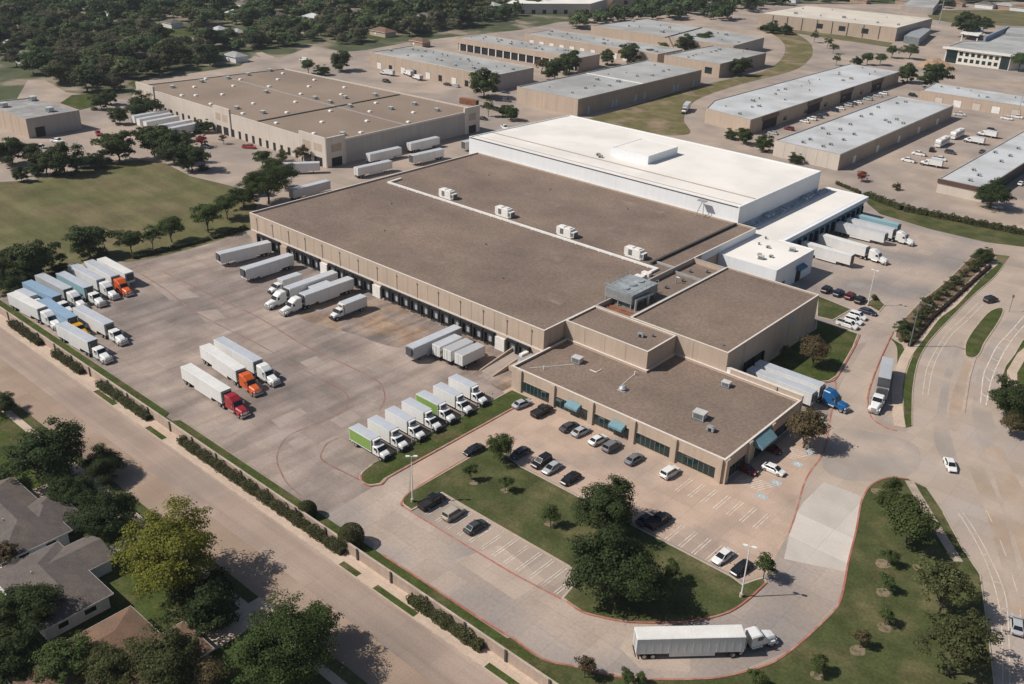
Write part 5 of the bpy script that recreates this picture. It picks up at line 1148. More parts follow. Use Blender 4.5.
# ---------------------------------------------------------------- vegetation
def leafmat(name, c, isl=.45, ov=.18):
    c = tuple(v * 1.42 for v in c); m = mat(name, c, rough=.75, var=0, var2=0, coord='obj', island=isl, objvar=ov, spec=.15, trans=.36)
    return m
L_dark = leafmat('leaf_dark_oak', (.040, .056, .020))
L_full = leafmat('leaf_bushy_green', (.050, .066, .024))
L_mid = leafmat('leaf_mid_green', (.056, .076, .024))
L_green = leafmat('leaf_fresh_green', (.048, .068, .020))
L_yellow = leafmat('leaf_yellow_green', (.135, .138, .024))
L_olive = leafmat('leaf_olive', (.070, .078, .030))
L_brown = leafmat('leaf_autumn_brown', (.085, .066, .034))
L_red = leafmat('leaf_red', (.13, .025, .02))
L_hedge = leafmat('leaf_hedge', (.062, .066, .026))
L_wood = leafmat('leaf_woodland', (.066, .086, .038), .5, .5)
L_woodb = leafmat('leaf_woodland_brown', (.098, .092, .056), .45, .35)
M_bark = mat('bark', (.10, .075, .055), var=.25, scale=2, coord='obj', rough=1)
def npmesh(name, V, Q, mats, mi=None):
    me = bpy.data.meshes.new(name); n = len(V); m = len(Q)
    me.vertices.add(n); me.vertices.foreach_set('co', np.asarray(V, np.float32).ravel())
    me.loops.add(m * 4); me.loops.foreach_set('vertex_index', np.asarray(Q, np.int32).ravel())
    me.polygons.add(m); me.polygons.foreach_set('loop_start', np.arange(0, m * 4, 4, dtype=np.int32))
    for q in mats: me.materials.append(q)
    if mi is not None: me.polygons.foreach_set('material_index', np.asarray(mi, np.int32))
    me.update(calc_edges=True); return me
def leaf_quads(P, Nrm, size, rs):
    n = len(P); a = rs.normal(size=(n, 3)); Nrm = Nrm / (np.linalg.norm(Nrm, axis=1, keepdims=True) + 1e-9)
    t = np.cross(Nrm, a); t /= (np.linalg.norm(t, axis=1, keepdims=True) + 1e-9); b = np.cross(Nrm, t)
    s = size * rs.uniform(.55, 1.25, (n, 1)); k = rs.uniform(.55, 1.0, (n, 1))
    V = np.stack([P - t * s * .5, P + b * s * k * .5, P + t * s * .5, P - b * s * k * .5], 1).reshape(-1, 3)
    return V, np.arange(n * 4).reshape(n, 4)
def crown_points(rs, R_, rz, cz, ncl, nleaf, rough=1.0, clr=(.30, .46), flat=.35):
    """many unequal sprays inside a lumpy crown outline"""
    ph = rs.uniform(0, 6.28, 6); ncl = int(ncl * 1.9); C = []; tries = 0
    def lump(d):
        a = math.atan2(d[1], d[0]); return 1 + .16 * math.sin(2 * a + ph[0]) + .13 * math.sin(3 * a + ph[1] + 2 * d[2]) + .10 * math.sin(5 * a + ph[2] - 3 * d[2]) + .08 * math.sin(4 * d[2] + ph[3])
    while len(C) < ncl and tries < 6000:
        tries += 1; d = rs.normal(size=3); d /= np.linalg.norm(d)
        if d[2] < -flat: continue
        r_ = (rs.uniform(.25, .86) ** .8) * lump(d); p = d * r_; cr = rs.uniform(clr[0] * .5, clr[1] * .82) * (1.15 if r_ < .6 else .9)
        if all(np.linalg.norm(p - q[0]) > .55 * max(cr, q[1]) for q in C) or tries > 4500: C.append((p, cr))
    P = []; N_ = []; tot = sum(c[1] ** 2 for c in C)
    for p, cr in C:
        n = max(4, int(nleaf * cr ** 2 / tot)); d = rs.normal(size=(n, 3)); d /= np.linalg.norm(d, axis=1, keepdims=True)
        d[:, 2] = np.where(d[:, 2] < -.35, -d[:, 2], d[:, 2]); out = p / (np.linalg.norm(p) + 1e-6)
        rad = cr * (.35 + .75 * rs.random((n, 1)) ** .55) * np.where(rs.random((n, 1)) < .12, 1.3, 1)
        q = p + d * rad * np.array([1.12, 1.12, .82]); P.append(q); N_.append(d * .8 + out * .5 + rs.normal(0, .45, (n, 3)) + np.array([0, 0, .35]))
    P = np.concatenate(P); N_ = np.concatenate(N_)
    C.sort(key=lambda c: -c[1])
    return P * np.array([R_, R_, rz]) + np.array([0, 0, cz]), N_, C
def limb_mb(rs, C, R_, rz, cz, tr, th, nl=6):
    mb = MB(); mb.cyl((0, 0, -.1), (rs.normal(0, .04) * R_, rs.normal(0, .04) * R_, th), tr, tr * .72, 8, False)
    for p, cr in C[:nl]:
        e = (p[0] * R_ * .8, p[1] * R_ * .8, cz + p[2] * rz * .8); mid = (e[0] * .4, e[1] * .4, th + (e[2] - th) * .45)
        mb.cyl((0, 0, th * .82), mid, tr * .55, tr * .36, 6, False); mb.cyl(mid, e, tr * .36, tr * .12, 5, False)
    return mb
TREES = {}
def tree_proto(key, seed, R_, rz, cz, ncl, nleaf, size, lm, tr, th, parts=True, **kw):
    rs = np.random.RandomState(seed); P, N_, C = crown_points(rs, R_, rz, cz, ncl, nleaf, **kw)
    P[:, 2] = np.maximum(P[:, 2], .12)
    V, Q = leaf_quads(P, N_, size, rs); tm = limb_mb(rs, C, R_, rz, cz, tr, th)
    if parts: TREES[key] = (R_, cz, npmesh('crown', V, Q, [lm]), tm.mesh('trunk', [M_bark]))
    else:
        o = len(V); tv = np.array(tm.v[:16]); tq = [f for f in tm.f if max(f) < 16]
        TREES[key] = (R_, cz, npmesh('tree', np.concatenate([V, tv]), np.concatenate([Q, np.array(tq) + o]), [lm, M_bark], [0] * len(Q) + [1] * len(tq)), None)
for i in range(3):
    tree_proto('oak%d' % i, 11 + i, 6, 4.3, 4.7, 46, 22000, .34, L_dark, .36, 1.9, clr=(.2, .36), flat=.5)
    tree_proto('full%d' % i, 111 + i, 4, 3.6, 3.5, 26, 10500, .40, L_full, .2, 1.2, clr=(.24, .42), flat=.9)
    tree_proto('mid%d' % i, 31 + i, 4, 3.6, 4.3, 28, 9000, .33, L_mid, .2, 2.2, clr=(.26, .42))
    tree_proto('small%d' % i, 51 + i, 2, 2.1, 3.0, 14, 2200, .28, L_mid, .1, 1.7, clr=(.3, .48))
    tree_proto('shrub%d' % i, 71 + i, 1.3, 1.15, 1.05, 11, 1100, .24, L_hedge, .06, .5, clr=(.34, .5), flat=.9)
    tree_proto('wood%d' % i, 91 + i, 5, 4.4, 4.6, 20, 4200, .72, L_wood, .3, 1.6, False, clr=(.28, .46), flat=.6)
    tree_proto('woodb%d' % i, 95 + i, 5, 4.4, 4.6, 20, 4000, .68, L_woodb, .3, 1.6, False, clr=(.28, .46), flat=.6)
tree_proto('yellow', 5, 7.5, 5.8, 6.4, 60, 30000, .31, L_yellow, .36, 2.6, clr=(.18, .32))
tree_proto('green', 6, 7.5, 5.6, 6.4, 56, 30000, .31, L_green, .36, 2.8, clr=(.2, .34))
tree_proto('olive0', 7, 6, 4.4, 4.9, 40, 19000, .30, L_olive, .25, 2.0, clr=(.2, .34)); tree_proto('olive1', 8, 5, 4.0, 4.5, 34, 14000, .30, L_olive, .25, 2.0, clr=(.22, .36))
tree_proto('brown0', 9, 3.6, 3.2, 3.9, 24, 6000, .34, L_brown, .16, 1.4, clr=(.26, .4)); tree_proto('brown1', 10, 1.8, 1.9, 2.3, 14, 1600, .28, L_brown, .1, .9, clr=(.3, .46), flat=.7)
tree_proto('red', 14, 1.6, 1.4, 1.5, 12, 1200, .26, L_red, .08, .7, clr=(.32, .48), flat=.8)
tree_proto('bush', 15, 4, 2.8, 2.7, 28, 11000, .30, L_dark, .2, .8, clr=(.26, .4), flat=.9)
tree_proto('thin', 16, 5, 4.2, 5.4, 40, 5500, .36, L_olive, .22, 2.4, clr=(.15, .26))
TREES['thin'] = TREES['thin']
def tree(name, kind, cx, cy, hw, label, cat='tree', group=None, rz=None, sz=1.0):
    """cx, cy: where the middle of the crown is seen; hw: half its seen width in pixels"""
    R_, cz, cm, tm = TREES[kind]; s = .5; z = cz
    for _ in range(4):
        v = at(cx, cy, z); dep = (v - Vector((0, 0, HC))).dot(AF); s = hw * dep / FPX / (R_ * .93); z = s * sz * cz
    v = at(cx, cy, z); return tree_at(name, kind, v.x, v.y, s, label, cat, group, rz, sz)
def tree_at(name, kind, x, y, s, label, cat='tree', group=None, rz=None, sz=1.0):
    R_, cz, cm, tm = TREES[kind]; a = rnd.uniform(0, 6.28) if rz is None else rz
    if tm is None:
        o = link(name, cm); o.location = (x, y, -.02); o.rotation_euler.z = a; o.scale = (s, s, s * sz); return tag(o, label, cat, group)
    o = thing(name, label, cat, (x, y, -.02), a, group); o.scale = (s, s, s * sz)
    link('crown', cm, o); link('trunk', tm, o); return o
def hedge(a, b, wd, h, label, lm=None, dens=34, size=.3, group=None, seed=1, name='hedge'):
    """clipped hedge from a to b"""
    A = Vector(a).to_2d() if len(a) == 3 else Vector(a); B = Vector(b).to_2d() if len(b) == 3 else Vector(b); d = B - A; L = d.length; d.normalize(); n = Vector((-d.y, d.x)); rs = np.random.RandomState(seed)
    m = int(dens * L * (wd + 2 * h)); side = rs.choice(3, m, p=[wd / (wd + 2 * h), h / (wd + 2 * h), h / (wd + 2 * h)])
    u = rs.uniform(0, L, m); lump = 1 + .16 * np.sin(u * 1.3 + seed) + .12 * np.sin(u * 2.9 + 2 * seed)
    v = np.where(side == 0, rs.uniform(-.5, .5, m), np.where(side == 1, -.5, .5)) * wd * lump + rs.normal(0, .06, m); z = np.where(side == 0, h * lump, rs.uniform(.02, 1, m) * h * lump) + rs.normal(0, .06, m)
    nx = np.where(side == 0, 0, np.where(side == 1, -1, 1)); N_ = np.stack([n.x * nx, n.y * nx, np.where(side == 0, 1., .25)], 1) + rs.normal(0, .5, (m, 3))
    P = np.stack([d.x * u + n.x * v, d.y * u + n.y * v, np.maximum(z, .05)], 1)
    V, Q = leaf_quads(P, N_, size, rs); o = thing(name, label, 'hedge', (A.x, A.y, .05), 0, group)
    link('foliage', npmesh('foliage', V, Q, [lm or L_hedge]), o)
    mb = MB(); mb.strip([(d.x * .2, d.y * .2), (d.x * (L - .2), d.y * (L - .2))], wd * .72, 0, h * .8); link('branches', mb.mesh('branches', [mat('hedge_core', (.03, .028, .015))]), o)
    return o
GI = 'trees on the lawns and islands'
for a in (('oak0', 46, 456, 38, 'broad dark oak beside the grey roofed corner house'), ('oak1', 104, 464, 20, 'dark round tree at the street side, right of the broad oak'), ('oak2', 73, 491, 23, 'dark tree between the broad oak and the pale garden path'), ('oak1', 104, 514, 29, 'dense dark tree over the pale garden path'),
          ('oak2', 22, 610, 33, 'dark green tree covering the left end of the second house'), ('oak0', 6, 655, 36, 'dark tree in the bottom left corner'), ('oak1', 3, 404, 13, 'dark tree cut by the left edge beside the street'), ('mid1', 2, 474, 12, 'small dark tree at the left edge above the grey roof')): tree('oak_tree', *a)
tree('tree', 'yellow', 168, 551, 51, 'big yellow green tree on the front lawn'); tree('bush', 'bush', 203, 600, 35, 'wide dark bush on the lawn below the yellow green tree', 'bush')
tree('tree', 'olive0', 165, 660, 40, 'olive brown tree spreading over the brown roof'); tree('tree', 'olive1', 108, 668, 28, 'olive tree left of the one spreading over the brown roof'); tree('tree', 'mid0', 66, 664, 27, 'green leafy tree below the white house wall'); tree('tree', 'brown0', 207, 676, 20, 'yellowish brown small tree at the end of the brown roof')
tree('tree', 'green', 284, 650, 50, 'big fresh green tree by the street near the bottom edge'); tree('tree', 'mid2', 316, 626, 22, 'green crown leaning out right of the big fresh green tree'); tree('tree', 'brown1', 8, 556, 14, 'brownish shrub against the wall of the corner house')
for a in (('oak0', 606, 508, 33, 'dark oak on the tree island, the one nearer the office'), ('oak1', 617, 568, 45, 'largest dark oak on the tree island, nearer the drive')): tree('oak_tree', *a, 'tree', GI)
for a in (('small0', 672, 570, 10, 'small bright green tree right of the largest dark oak'), ('small1', 551, 515, 9, 'small tree left of the dark oaks on the island'), ('small2', 505.5, 482, 7, 'little round tree in mulch on the island, right of its twin'), ('small0', 471, 471, 7, 'little round tree in mulch on the island near the grass strip'),
          ('mid0', 500, 446, 14, 'middle sized tree at the top corner of the island beside a dark car'), ('small1', 766, 565, 11, 'round small tree at the island tip by the lamp post'), ('small2', 890, 556, 8, 'small tree highest of the column on the wide lawn'), ('small0', 886, 581, 8, 'small tree second down the column on the wide lawn'),
          ('small1', 887, 615, 8, 'small tree third down the column on the wide lawn'), ('small2', 820, 663, 9, 'small green tree on the lawn close to the drive bend'), ('small0', 627, 676, 8, 'small green tree at the bottom edge below the white semi'), ('small1', 641, 678, 6, 'smaller green shrub tree at the bottom edge'), ('small2', 757, 677, 9, 'small green tree at the bottom edge by the drive bend'), ('small1', 893, 487, 9, 'small tree at the top tip of the wide lawn')): tree('young_tree', *a, 'tree', GI)
tree('young_tree', 'brown1', 862, 639, 9, 'small purplish tree fourth in the column on the wide lawn', 'tree', GI); tree('young_tree', 'brown1', 585, 667, 11, 'purplish brown tree left of the pair at the bottom edge', 'tree', GI)
for a in (('mid1', 893, 503, 15, 'dark tree upper left in the trio by the footway'), ('mid2', 912, 522, 25, 'dark broad tree over the footway on the wide lawn')): tree('oak_tree', *a, 'tree', GI)
tree('tree', 'thin', 946, 586, 33, 'open crowned tree casting shadow on the road, the upper one', 'tree', GI); tree('tree', 'thin', 958, 643, 38, 'open crowned tree casting shadow on the road, the lower one', 'tree', GI); tree('tree', 'olive1', 905, 512, 12, 'olive tree tucked into the dark trio by the footway', 'tree', GI)
tree('oak_tree', 'oak2', 1014, 400, 25, 'dark dense tree at the right edge beside the road'); tree('tree', 'brown0', 1013, 424, 12, 'reddish brown shrub tree under the dark one at the right edge')
tree('tree', 'brown0', 807, 427, 21, 'brownish round tree at the office corner'); tree('tree', 'brown0', 815, 350, 16, 'brownish tree in the shaded lawn beside the tall box')
tree('shrub', 'brown1', 786, 352, 6, 'dark shrub against the shaded wall of the tall box', 'shrub')
# shrub row in the mulched bed
GSB = 'shrubs in the mulched bed along the footway'
for i, (x, y, h) in enumerate(((983, 255, 10), (972, 266, 6.5), (964, 272.5, 4.5), (956, 279.5, 6.5), (948, 285, 4.5), (943.5, 290.5, 6), (937, 296, 5), (928, 302, 6.5), (931, 308.5, 5), (920, 314.5, 6.5), (918, 323, 6), (905, 327, 10), (911, 336.5, 7), (952, 287, 4), (924, 310, 4.5), (978, 262, 5), (905, 338, 5))):
    tree('shrub', 'bush' if h > 9 else 'shrub%d' % (i % 3), x, y, h, 'rounded green shrub in the mulched bed between drive and footway' if i not in (0, 11) else ('largest shrub at the far end of the mulched bed' if i == 0 else 'largest dark shrub at the near end of the mulched bed'), 'shrub', GSB)
tree('shrub', 'shrub0', 875, 297, 3.5, 'small green shrub by the lamp post of the dock court', 'shrub')
# field edge trees
GFD = 'trees round the dry field'
for k, x, y, h, l in (('full1', 88, 241, 19, 'dark round tree behind the corner trucks, largest at the field edge'), ('mid0', 130, 240, 12, 'small tree right of the dark round one at the field edge'), ('small1', 151, 236, 9, 'thin tree third along the field edge'), ('mid1', 170, 228, 13, 'tree fourth along the field edge, with a clear trunk'), ('mid2', 206, 216, 15, 'spreading tree fifth along the field edge'), ('mid0', 226, 206, 12, 'tree sixth along the field edge near the warehouse'), ('oak1', 243, 197, 13, 'dark tree last along the field edge, touching the warehouse corner'),
                      ('green', 267, 184, 23, 'big fresh green tree behind the brown roof corner'), ('mid1', 284, 174, 13, 'green tree right of the big one behind the brown roof corner'), ('mid2', 262, 158, 9, 'loose green tree on the drive before the pale warehouse'), ('full2', 36, 259, 23, 'wide dark tree at the left end of the corner trucks'), ('full0', 14, 266, 15, 'dark tree left of the wide one by the corner trucks'), ('full1', 0, 262, 13, 'dark tree on the left edge by the corner trucks'),
                      ('full2', 9, 150, 15, 'dark tree at the left edge below the small warehouse'), ('full0', 20, 174, 8, 'small tree at the far left corner of the field'), ('full0', 62, 159, 17, 'wide dark tree at the field edge before the small warehouse'), ('full1', 45, 163, 13, 'dark tree left of the wide one before the small warehouse'), ('full1', 117, 146, 17, 'dark round tree at the top of the field'), ('bush', 95, 160, 12, 'low hedge like bush between two dark trees at the field top'),
                      ('full2', 155, 140, 17, 'dark tree before the docked trailers, leftmost of three'), ('full0', 172, 148, 16, 'dark tree before the docked trailers, middle of three'), ('full1', 191, 157, 15, 'dark tree before the docked trailers, rightmost of three'), ('full2', 143, 135, 10, 'lighter tree left of the three before the docked trailers'), ('bush', 203, 126, 9, 'dark bush at the end of the docked trailers'), ('bush', 187, 136, 7, 'dark bush among the docked trailers'),
                      ('bush', 143, 105, 17, 'wide dark shrub by the pylon of the pale warehouse'), ('full0', 119, 116, 9, 'dark shrub by the dark car on the drive'), ('full1', 100, 101, 9, 'tree on the green verge behind the small warehouse'), ('full0', 109, 97, 8, 'right hand tree on the green verge behind the small warehouse')): tree('tree', k, x, y, h, l, 'tree', GFD)
for k, x, y, h, l in (('bush', 30, 277, 13, 'low dark bush under the wide tree by the corner trucks'), ('bush', 8, 284, 13, 'low dark bush at the left edge beside the corner trucks'), ('bush', 58, 268, 9, 'low bush just behind the corner trucks'), ('bush', 79, 161, 9, 'low bush left along the hedge line at the field top'), ('bush', 34, 170, 8, 'low bush at the left end of the field top'), ('full2', 174, 139, 11, 'green tree squeezed behind the three before the docked trailers'), ('full0', 252, 186, 10, 'tree left of the big fresh green one by the brown roof'), ('mid1', 272, 165, 9, 'loose tree above the big fresh green one by the brown roof'), ('full1', 30, 152, 11, 'dark tree between the left edge and the small warehouse bush')): tree('tree', k, x, y, h, l, 'tree', GFD)
for i, (a, b) in enumerate((((132, 259), (170, 250)), ((172, 249.5), (210, 239.5)), ((212, 239), (247, 228.5)))): hedge(at2(*a), at2(*b), 1.6, .9, ('left', 'middle', 'right')[i] + ' stretch of rough undergrowth beneath the field edge trees', L_dark, 16, .45, 'undergrowth along the field edge', 40 + i, 'undergrowth')
tree('shrub', 'red', 201, 140, 7, 'red leaved shrub before the docked trailers', 'shrub'); tree('shrub', 'brown1', 302, 154, 8, 'purplish round shrub at the pale warehouse corner', 'shrub'); tree('shrub', 'shrub1', 282, 155.5, 7, 'round green shrub before the pale warehouse doors', 'shrub'); tree('shrub', 'brown1', 223, 138.5, 4, 'small brown shrub at the pale warehouse front', 'shrub')
tree('shrub', 'red', 862, 175.5, 6, 'red shrub beside the long hedge', 'shrub'); tree('shrub', 'shrub2', 897, 186, 4.5, 'round green shrub alone near the long hedge', 'shrub')
GIT = 'trees among the grey roofed warehouses'
for k, x, y, h, l in (('full0', 484, 83, 15, 'large round tree at the end of the grey roofed warehouse'), ('small1', 488.5, 107, 6, 'small round tree behind the pale warehouse pylon'), ('full0', 511, 113, 8, 'right of two small trees before the tan wall'), ('full1', 503, 111, 6, 'left of two small trees before the tan wall'), ('full1', 570, 62, 12, 'dark round tree behind the nearest grey roofed warehouse'), ('full2', 555, 69, 11, 'tree left of the dark round one behind the nearest grey roof'), ('brown0', 542, 65, 7, 'brownish pointed tree behind the nearest grey roof'), ('full2', 628, 53, 11, 'round dark tree between grey roofs'), ('full0', 608, 57, 8, 'smaller tree left of the round dark one between grey roofs'), ('olive1', 650, 54, 7, 'olive tree right of the round dark one between grey roofs'),
                      ('full0', 687, 44, 10, 'left tree before the two level grey warehouse'), ('full1', 704, 40, 9, 'right tree before the two level grey warehouse'), ('mid1', 663, 47, 6, 'small tree before the two level grey warehouse'), ('full2', 742, 66, 10, 'tree in the shade beside the squarish grey roof'), ('full2', 745, 136, 9, 'tree at the chamfered corner of the pale row building'), ('bush', 732, 134, 7, 'bush at the chamfered corner of the pale row building'), ('full0', 763, 143, 9, 'tree right of the chamfered corner, by the pale row building'), ('bush', 796, 158, 7, 'bush against the wall behind the white cold store'),
                      ('full0', 909, 73, 10, 'dark round tree at the far end of the pale row building'), ('full2', 937, 75, 14, 'wide dark tree before the orange brown mound'), ('olive0', 911, 51, 9, 'olive tree before the far storage shed'), ('mid0', 893, 51, 6, 'young tree left of the olive one'), ('mid1', 881, 58, 6, 'young tree on the far drive, middle one'), ('mid2', 868, 58, 6, 'young tree on the far drive, beside the pale roof'), ('bush', 857, 61, 6, 'low bush at the edge of the pale roof'), ('small1', 837, 59, 4, 'small tree near the curving grass'), ('small2', 834, 47, 4, 'small tree on the far drive by the thin grass strip'), ('small0', 828, 42, 4, 'smaller tree on the thin grass strip'), ('small1', 815, 36, 4, 'little tree close to the far pale warehouse'),
                      ('oak1', 993, 194, 17, 'round tree with a pale car under it by the dark banded building'), ('full2', 966, 24, 13, 'dark tree behind the white canopy'), ('oak0', 985, 25, 9, 'dark tree beside the two storey office'), ('mid2', 1021, 61, 9, 'tree at the right edge beside the two storey office'), ('bush', 772, 27, 8, 'bush at the left corner of the far pale warehouse'), ('bush', 786, 29, 7, 'second bush at the far pale warehouse wall'), ('bush', 322, 70, 7, 'bush beside the tan roof at its far corner'), ('mid0', 308, 66, 7, 'tree by the white van on the lane'), ('full2', 341, 60, 11, 'round tree at the left end of the grey roofed warehouse')): tree('tree', k, x, y, h, l, 'tree', GIT)
# ---- hedges
GH = 'hedges along the boundary wall'
a0, a1 = at(14, 324), at(41, 346)
for x0, x1, l in ((a0.x, a1.x, 'clipped hedge by the wall at the left edge of the picture'), (-207, -193.5, 'short clipped hedge by the wall beside the corner trucks'), (-186, -165, 'clipped hedge by the wall below the open yard'), (-153.2, -102.8, 'longest clipped hedge by the wall, ending at the round topiary'), (-86.6, -70.8, 'clipped hedge by the wall nearest the bottom edge')):
    hedge((x0, 77.85), (x1, 77.85), 1.5, 1.5, l, dens=48, size=.26, group=GH, seed=int(-x0))
hedge(at2(865, 196), at2(902, 210), 2.4, 1.7, 'left part of the long hedge behind the white dock building', seed=5, dens=14, size=.5); hedge(at2(904, 210.5), at2(1040, 238), 2.4, 1.7, 'right part of the long hedge running to the right edge', seed=6, dens=14, size=.5)
hedge(at2(836, 184), at2(860, 194), 1.2, 1.0, 'low hedge at the corner of the white cold store', seed=7, dens=14, size=.5)
L_purple = leafmat('leaf_purple', (.05, .03, .022))
HP = px((990, 267), (972, 283), (950, 303), (932, 318.5), (918, 336), (909, 347))
for i in range(5): hedge(HP[i], HP[i + 1], .9, .9, ('far end', 'second stretch', 'middle stretch', 'fourth stretch', 'near end')[i] + ' of the low purple hedge along the curving footway', L_purple, 20, .34, 'low purple hedge pieces along the footway', i + 3)
hedge(at2(905, 70), at2(925, 64), 3, 2, 'hedge by the far end of the pale row building', L_dark, 8, .7, seed=8) if False else None
for cx, cy, hw, l in ((307, 510, 9.5, 'round clipped topiary ball on the grass strip, the left smaller one'), (351, 536, 13, 'large round clipped topiary ball at the end of the longest hedge')):
    v = at(cx, cy, 1.2); dep = (v - Vector((0, 0, HC))).dot(AF); r_ = hw * dep / FPX; v = at(cx, cy, r_ * .85); rs = np.random.RandomState(int(cx)); m = 5200
    d = rs.normal(size=(m, 3)); d /= np.linalg.norm(d, axis=1, keepdims=True); P = d * r_ * (1 + rs.normal(0, .025, (m, 1))) + np.array([0, 0, r_ * .85]); k = P[:, 2] > .05
    V, Q = leaf_quads(P[k], d[k] + rs.normal(0, .35, (k.sum(), 3)), .24, rs); o = thing('topiary', l, 'topiary', (v.x, v.y, .02), 0, 'round topiary balls by the drive')
    link('foliage', npmesh('foliage', V, Q, [L_hedge]), o); mb = MB(); mb.loft([(-r_ * .5, r_ * .5, .0, r_ * 1.4, r_ * .3), (r_ * .5, r_ * .5, .0, r_ * 1.4, r_ * .3)]); link('branches', mb.mesh('branches', [mat('hedge_core', (.03, .028, .015))]), o)
# mulch rings under young trees
for i, (x, y, r_) in enumerate(((474, 483, .9), (505, 491, .9), (549, 524, .9), (883, 564, 1.4), (883, 593, 1.2), (884, 628, 1.2), (857, 651, 1.3), (816, 676, 1.0), (917, 568, .8), (877, 492, 1.2))):
    v = at(x, y); struct('mulch_ring', MB().prism([(v.x + r_ * math.cos(t) * rnd.uniform(.8, 1.1), v.y + r_ * math.sin(t) * rnd.uniform(.8, 1.1)) for t in np.linspace(0, 6.28, 14)[:-1]], .05, .115), mat('pale_mulch', (.22, .165, .11), c2=(.10, .10, .045), c2scale=1.2, var=.2), 'ring of pale mulch under a young tree')
# ---- woodland
def inpoly(p, poly):
    x, y = p; c = False; n = len(poly)
    for i in range(n):
        x1, y1 = poly[i]; x2, y2 = poly[i - 1]
        if (y1 > y) != (y2 > y) and x < (x2 - x1) * (y - y1) / (y2 - y1) + x1: c = not c
    return c
F1 = [(-60, 128), (0, 128), (14, 96), (24, 86), (30, 78), (44, 78), (58, 88), (70, 94), (95, 92), (132, 92), (142, 78), (200, 70), (235, 63), (252, 54), (262, 50), (300, 46), (318, 40), (345, 46), (366, 44), (412, 36), (455, 30), (490, 24), (512, 20), (545, 12), (560, -6), (560, -60), (-60, -60)]
F2 = [(560, -40), (1100, -40), (1100, 5), (1000, 1), (960, 7), (935, 9), (905, 3), (830, 1), (765, 7), (745, 18), (715, 22), (690, 17), (672, 21), (640, 20), (610, 24), (580, 29), (572, 24), (600, 18), (640, 9), (655, 4), (600, -4)]
HOLES = [(25, 60, 19, 7), (63, 57, 15, 4), (173, 28, 13, 8), (193, 41, 24, 6), (220, 33, 12, 8), (238, 36, 10, 7), (233, 58, 13, 7), (268, 58, 14, 5), (278, 19, 10, 6), (130, 86, 10, 4), (98, 65, 5, 3), (357, 14, 9, 5), (80, 74, 8, 4), (10, 47, 6, 4), (300, 10, 8, 4), (420, 44, 14, 4), (605, 12, 14, 5), (640, 5, 14, 4), (400, 2, 16, 4), (540, 17, 14, 5), (738, 14, 12, 5), (916, 10, 18, 6)]
SUB = []; r_ = random.Random(77)
for row in range(10):
    for k in range(26):
        x = -1100 + 46 * k + r_.uniform(-9, 9); y = 330 + 92 * row + (k % 2) * 26 + r_.uniform(-6, 6); p = pix(x, y)
        if -10 < p[0] < 520 and 3 < p[1] < 66 and inpoly(p, F1) and r_.random() < .85 and not any(((p[0] - hx) / (ax + 10)) ** 2 + ((p[1] - hy) / (ay + 5)) ** 2 < 1 for hx, hy, ax, ay in HOLES): SUB.append((x, y))
pts = []; r_ = random.Random(21)
for gx in range(-1250, 420, 10):
    for gy in range(220, 1500, 10):
        x = gx + r_.uniform(-4.2, 4.2); y = gy + r_.uniform(-4.2, 4.2); p = pix(x, y)
        if not (-28 < p[0] < 1052 and -5 < p[1] < 125): continue
        f1 = inpoly(p, F1); f2 = inpoly(p, F2)
        if not (f1 or f2): continue
        if any(((p[0] - hx) / ax) ** 2 + ((p[1] - hy) / ay) ** 2 < 1 for hx, hy, ax, ay in HOLES): continue
        if any(abs(x - sx) < 13 and -27 < y - sy < 8 for sx, sy in SUB): continue
        if r_.random() < (.07 if f1 else (.10 if p[0] < 720 else .3)): continue
        pts.append((math.hypot(x, y), x, y, f2 and not f1))
pts.sort()
print('woodland trees', len(pts))
far = []
for i, (dist, x, y, dk) in enumerate(pts):
    k = 'wood%d' % (i % 3) if (dk or r_.random() < .70) else 'woodb%d' % (i % 3); s = r_.choice((.6, .8, 1.0, 1.2, 1.5)) * r_.uniform(.9, 1.12); sz = r_.uniform(.75, 1.1)
    if i < 290:
        tree_at('woodland_tree', k, x, y, s, 'leafy tree in the near part of the suburban woods behind the warehouses', 'tree', 'trees in the near part of the woods', None, sz)
    else: far.append((k, x, y, s, sz, r_.uniform(0, 6.28)))
FM = {}
def thin_copy(k):
    me = TREES[k][2]; n = len(me.vertices); V = np.empty(n * 3, np.float32); me.vertices.foreach_get('co', V); V = V.reshape(-1, 3)[:len(V) // 12 * 4]
    nq = (n - 16) // 4; V = V.reshape(-1, 3)[:nq * 4].reshape(nq, 4, 3); return V
for k in ('wood0', 'wood1', 'wood2', 'woodb0', 'woodb1', 'woodb2'):
    V = thin_copy(k)[::5]; c = V.mean(1, keepdims=True); FM[k] = c + (V - c) * 1.9
AV = []; AM = []
for k, x, y, s, sz, a in far:
    V = FM[k].reshape(-1, 3); c, s_ = math.cos(a), math.sin(a)
    AV.append(np.stack([(V[:, 0] * c - V[:, 1] * s_) * s + x, (V[:, 0] * s_ + V[:, 1] * c) * s + y, V[:, 2] * s * sz], 1)); AM.append(np.full(len(V) // 4, hash(k) % 1 + (1 if 'b' in k else 0) + 2 * int(r_.random() < .45)))
V = np.concatenate(AV); Q = np.arange(len(V)).reshape(-1, 4)
wo = link('far_woodland', npmesh('far_woodland', V, Q, [L_wood, L_woodb, L_dark, L_olive], np.concatenate(AM)))
tag(wo, 'far suburban woods merging into one mass along the top of the picture', 'woods', None, 'stuff')
